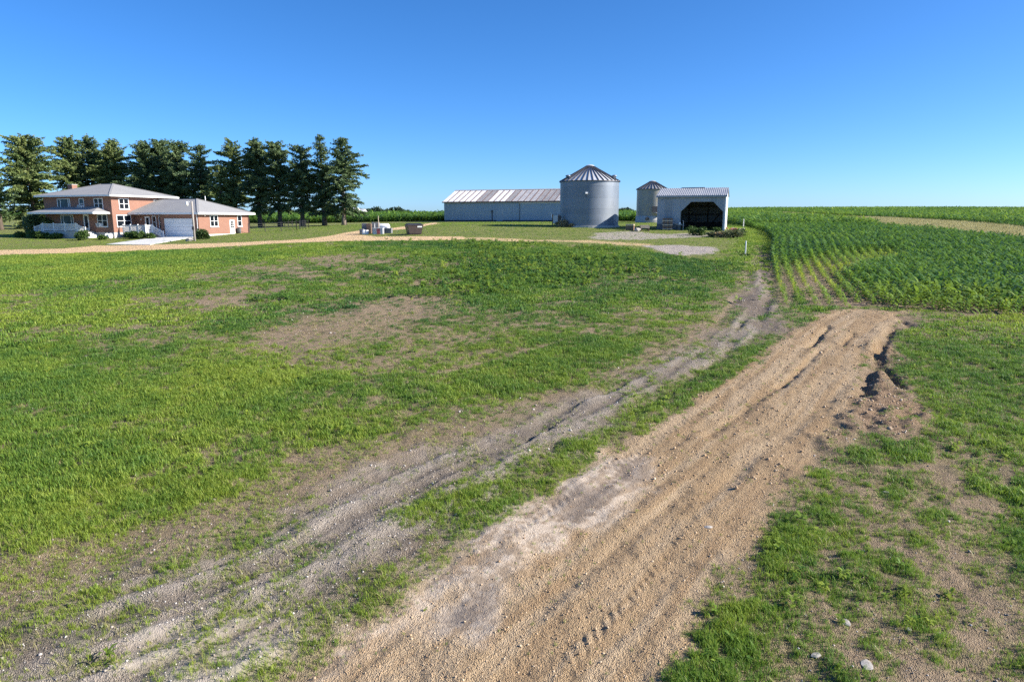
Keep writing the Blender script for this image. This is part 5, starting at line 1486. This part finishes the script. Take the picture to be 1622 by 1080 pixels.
# ------------------------------------------------------------------ maize
def corn_rows(y0, y1, row, step, half=math.radians(48)):
    us = np.arange(.35, 420, row); ys = np.arange(y0, y1, step)
    U, YY = np.meshgrid(us, ys, indexing='ij')
    X = corn_edge(YY) + U + rng.normal(0, .03, U.shape); Y = YY + rng.normal(0, step * .3, U.shape)
    X, Y = X.ravel(), Y.ravel()
    k = (np.abs(np.arctan2(X, Y)) < half)
    X, Y = X[k], Y[k]
    k = rng.random(len(X)) < corn_mask(X, Y)
    return X[k], Y[k]
def corn_state(X, Y):
    """vigour 0..1: stunted and yellow at the washed-out west end, tall and dark inside"""
    e = X - corn_edge(Y)
    v = .30 + .7 * sstep(2.0, 10, e + .35 * (Y - 34) + 3.5 * (fbm(X, Y, .12, 2, 33) - .5))
    v = v * (.72 + .28 * sstep(.0, 4.0, Y - corn_front(X)))
    v = v * (1 - .55 * np.clip(1 - sdist(P_WEAK, X, Y) / 1.5, 0, 1))
    return np.clip(v * (.85 + .35 * fbm(X, Y, .35, 2, 35)), .12, 1.1)
P_WEAK = WP([(1268, 425), (1330, 405), (1400, 400), (1420, 410), (1340, 425), (1290, 460)])
Xa, Ya = corn_rows(30, 95, .76, .21)
va = corn_state(Xa, Ya)
keep = rng.random(len(Xa)) < (.55 + .5 * va); Xa, Ya, va = Xa[keep], Ya[keep], va[keep]
Za = ground_z(Xa, Ya)
ti = np.clip(.95 - .75 * va + .3 * (fbm(Xa, Ya, .25, 2, 39) - .5) + .25 * (1 - sstep(1, 5, Ya - corn_front(Xa))), .08, .95)
Sa = (.27 + .62 * va) * rng.uniform(.85, 1.15, len(Xa))
d = np.hypot(Xa, Ya); az_ = np.arctan2(Xa, Ya); dd = d + (np.abs(az_) > math.radians(36)) * 1e3 - Sa * 6
near = np.argsort(dd)[:300]
srcs = [o.data for o in c_corn.objects]
one = [me.copy() for me in srcs]
for me in one: me.materials.clear(); me.materials.append(M['maize_one']); me.name = 'corn_plant'
for j, i in enumerate(near):
    o = bpy.data.objects.new('corn_plant', one[j % len(one)]); COL.objects.link(o)
    o.location = (Xa[i], Ya[i], Za[i]); o.rotation_euler = (rng.normal(0, .08), rng.normal(0, .08), rng.random() * 6.28); s = float(Sa[i]); o.scale = (s, s, s)
    tag(o, 'young green corn plant along the near edge of the corn field', 'corn plant', 'corn plants along the near field edge')
rest = np.ones(len(Xa), bool); rest[near] = False
scatter('corn_crop', Xa[rest], Ya[rest], Za[rest], Sa[rest], ti[rest], c_corn, 'rows of green corn filling the near part of the right field', tilt=.08)
Xb, Yb = corn_rows(95, 210, .80, .42)
scatter('corn_crop', Xb, Yb, base_z(Xb, Yb), rng.uniform(1.15, 1.5, len(Xb)), .34 + .5 * (fbm(Xb, Yb, .08, 3, 3) - .5), c_corn, 'rows of green corn on the slope of the right field', tilt=.15)
Xc, Yc = corn_rows(210, 440, 1.9, 1.6)
scatter('corn_crop', Xc, Yc, base_z(Xc, Yc), rng.uniform(1.3, 1.8, len(Xc)), .40 + .5 * (fbm(Xc, Yc, .03, 3, 3) - .5), c_corn, 'green corn on the far rise of the right field', tilt=.25)
# field behind the trees and barn
us = np.arange(.4, 40, .76); ts = np.arange(-150, 95, .40)
U, T_ = np.meshgrid(us, ts, indexing='ij'); U = U.ravel(); T_ = T_.ravel() + rng.normal(0, .1, U.size)
X = LC0[0] + LDIR[0] * T_ + LNOR[0] * U; Y = LC0[1] + LDIR[1] * T_ + LNOR[1] * U
k = (rng.random(len(X)) < left_corn(X, Y)) & (np.abs(np.arctan2(X, Y)) < math.radians(47)); X, Y = X[k], Y[k]
scatter('corn_crop', X, Y, base_z(X, Y), rng.uniform(1.5, 1.9, len(X)), .20 + .3 * (fbm(X, Y, .1, 3, 3) - .5), c_corn, 'green corn field behind the spruces and the barn', tilt=.12)
us = np.arange(40, 330, 2.2); ts = np.arange(-260, 130, 2.0)
U, T_ = np.meshgrid(us, ts, indexing='ij'); U = U.ravel() + rng.normal(0, .5, U.size); T_ = T_.ravel() + rng.normal(0, .6, U.size)
X = LC0[0] + LDIR[0] * T_ + LNOR[0] * U; Y = LC0[1] + LDIR[1] * T_ + LNOR[1] * U
k = (rng.random(len(X)) < left_corn(X, Y)) & (np.abs(np.arctan2(X, Y)) < math.radians(47)); X, Y = X[k], Y[k]
scatter('corn_crop', X, Y, base_z(X, Y), rng.uniform(2.0, 2.6, len(X)), .24 + .3 * (fbm(X, Y, .04, 3, 3) - .5), c_corn, 'far green corn beyond the spruces', tilt=.25)
# pale dry grass of the waterway between the corn blocks, rough grass along the corn edge
lo_, hi_ = P_STRIP.min(0), P_STRIP.max(0)
X = rng.uniform(lo_[0], hi_[0], 160000); Y = rng.uniform(lo_[1], hi_[1], 160000)
k = (sdist(P_STRIP, X, Y, 8) < .2) & (np.abs(np.arctan2(X, Y)) < math.radians(47)); X, Y = X[k], Y[k]; n = len(X)
c_straw = make_coll('straw_grass', [src_mesh('straw_grass', *blade_tuft(120 + s, 26, .42, .4, .016, .5), M['straw']) for s in range(4)])
scatter('dry_grass', X, Y, base_z(X, Y), rng.uniform(.8, 1.5, n), np.full(n, .8), c_straw, 'pale dry grass strip across the right corn field')
n = 2600
yy = rng.uniform(48, 100, n); xx = corn_edge(yy) - np.abs(rng.normal(0, 1.6, n)) - .3
mm = plan(xx, yy); k = (mm['pad'] < .3) & (rng.random(n) < .8 - .7 * mm['worn']); xx, yy = xx[k], yy[k]
scatter('rough_grass', xx, yy, base_z(xx, yy), rng.uniform(.5, 1.3, len(xx)), .62 + .5 * (fbm(xx, yy, .2, 2, 4) - .5), c_far, 'rough yellowish grass along the edge of corn')
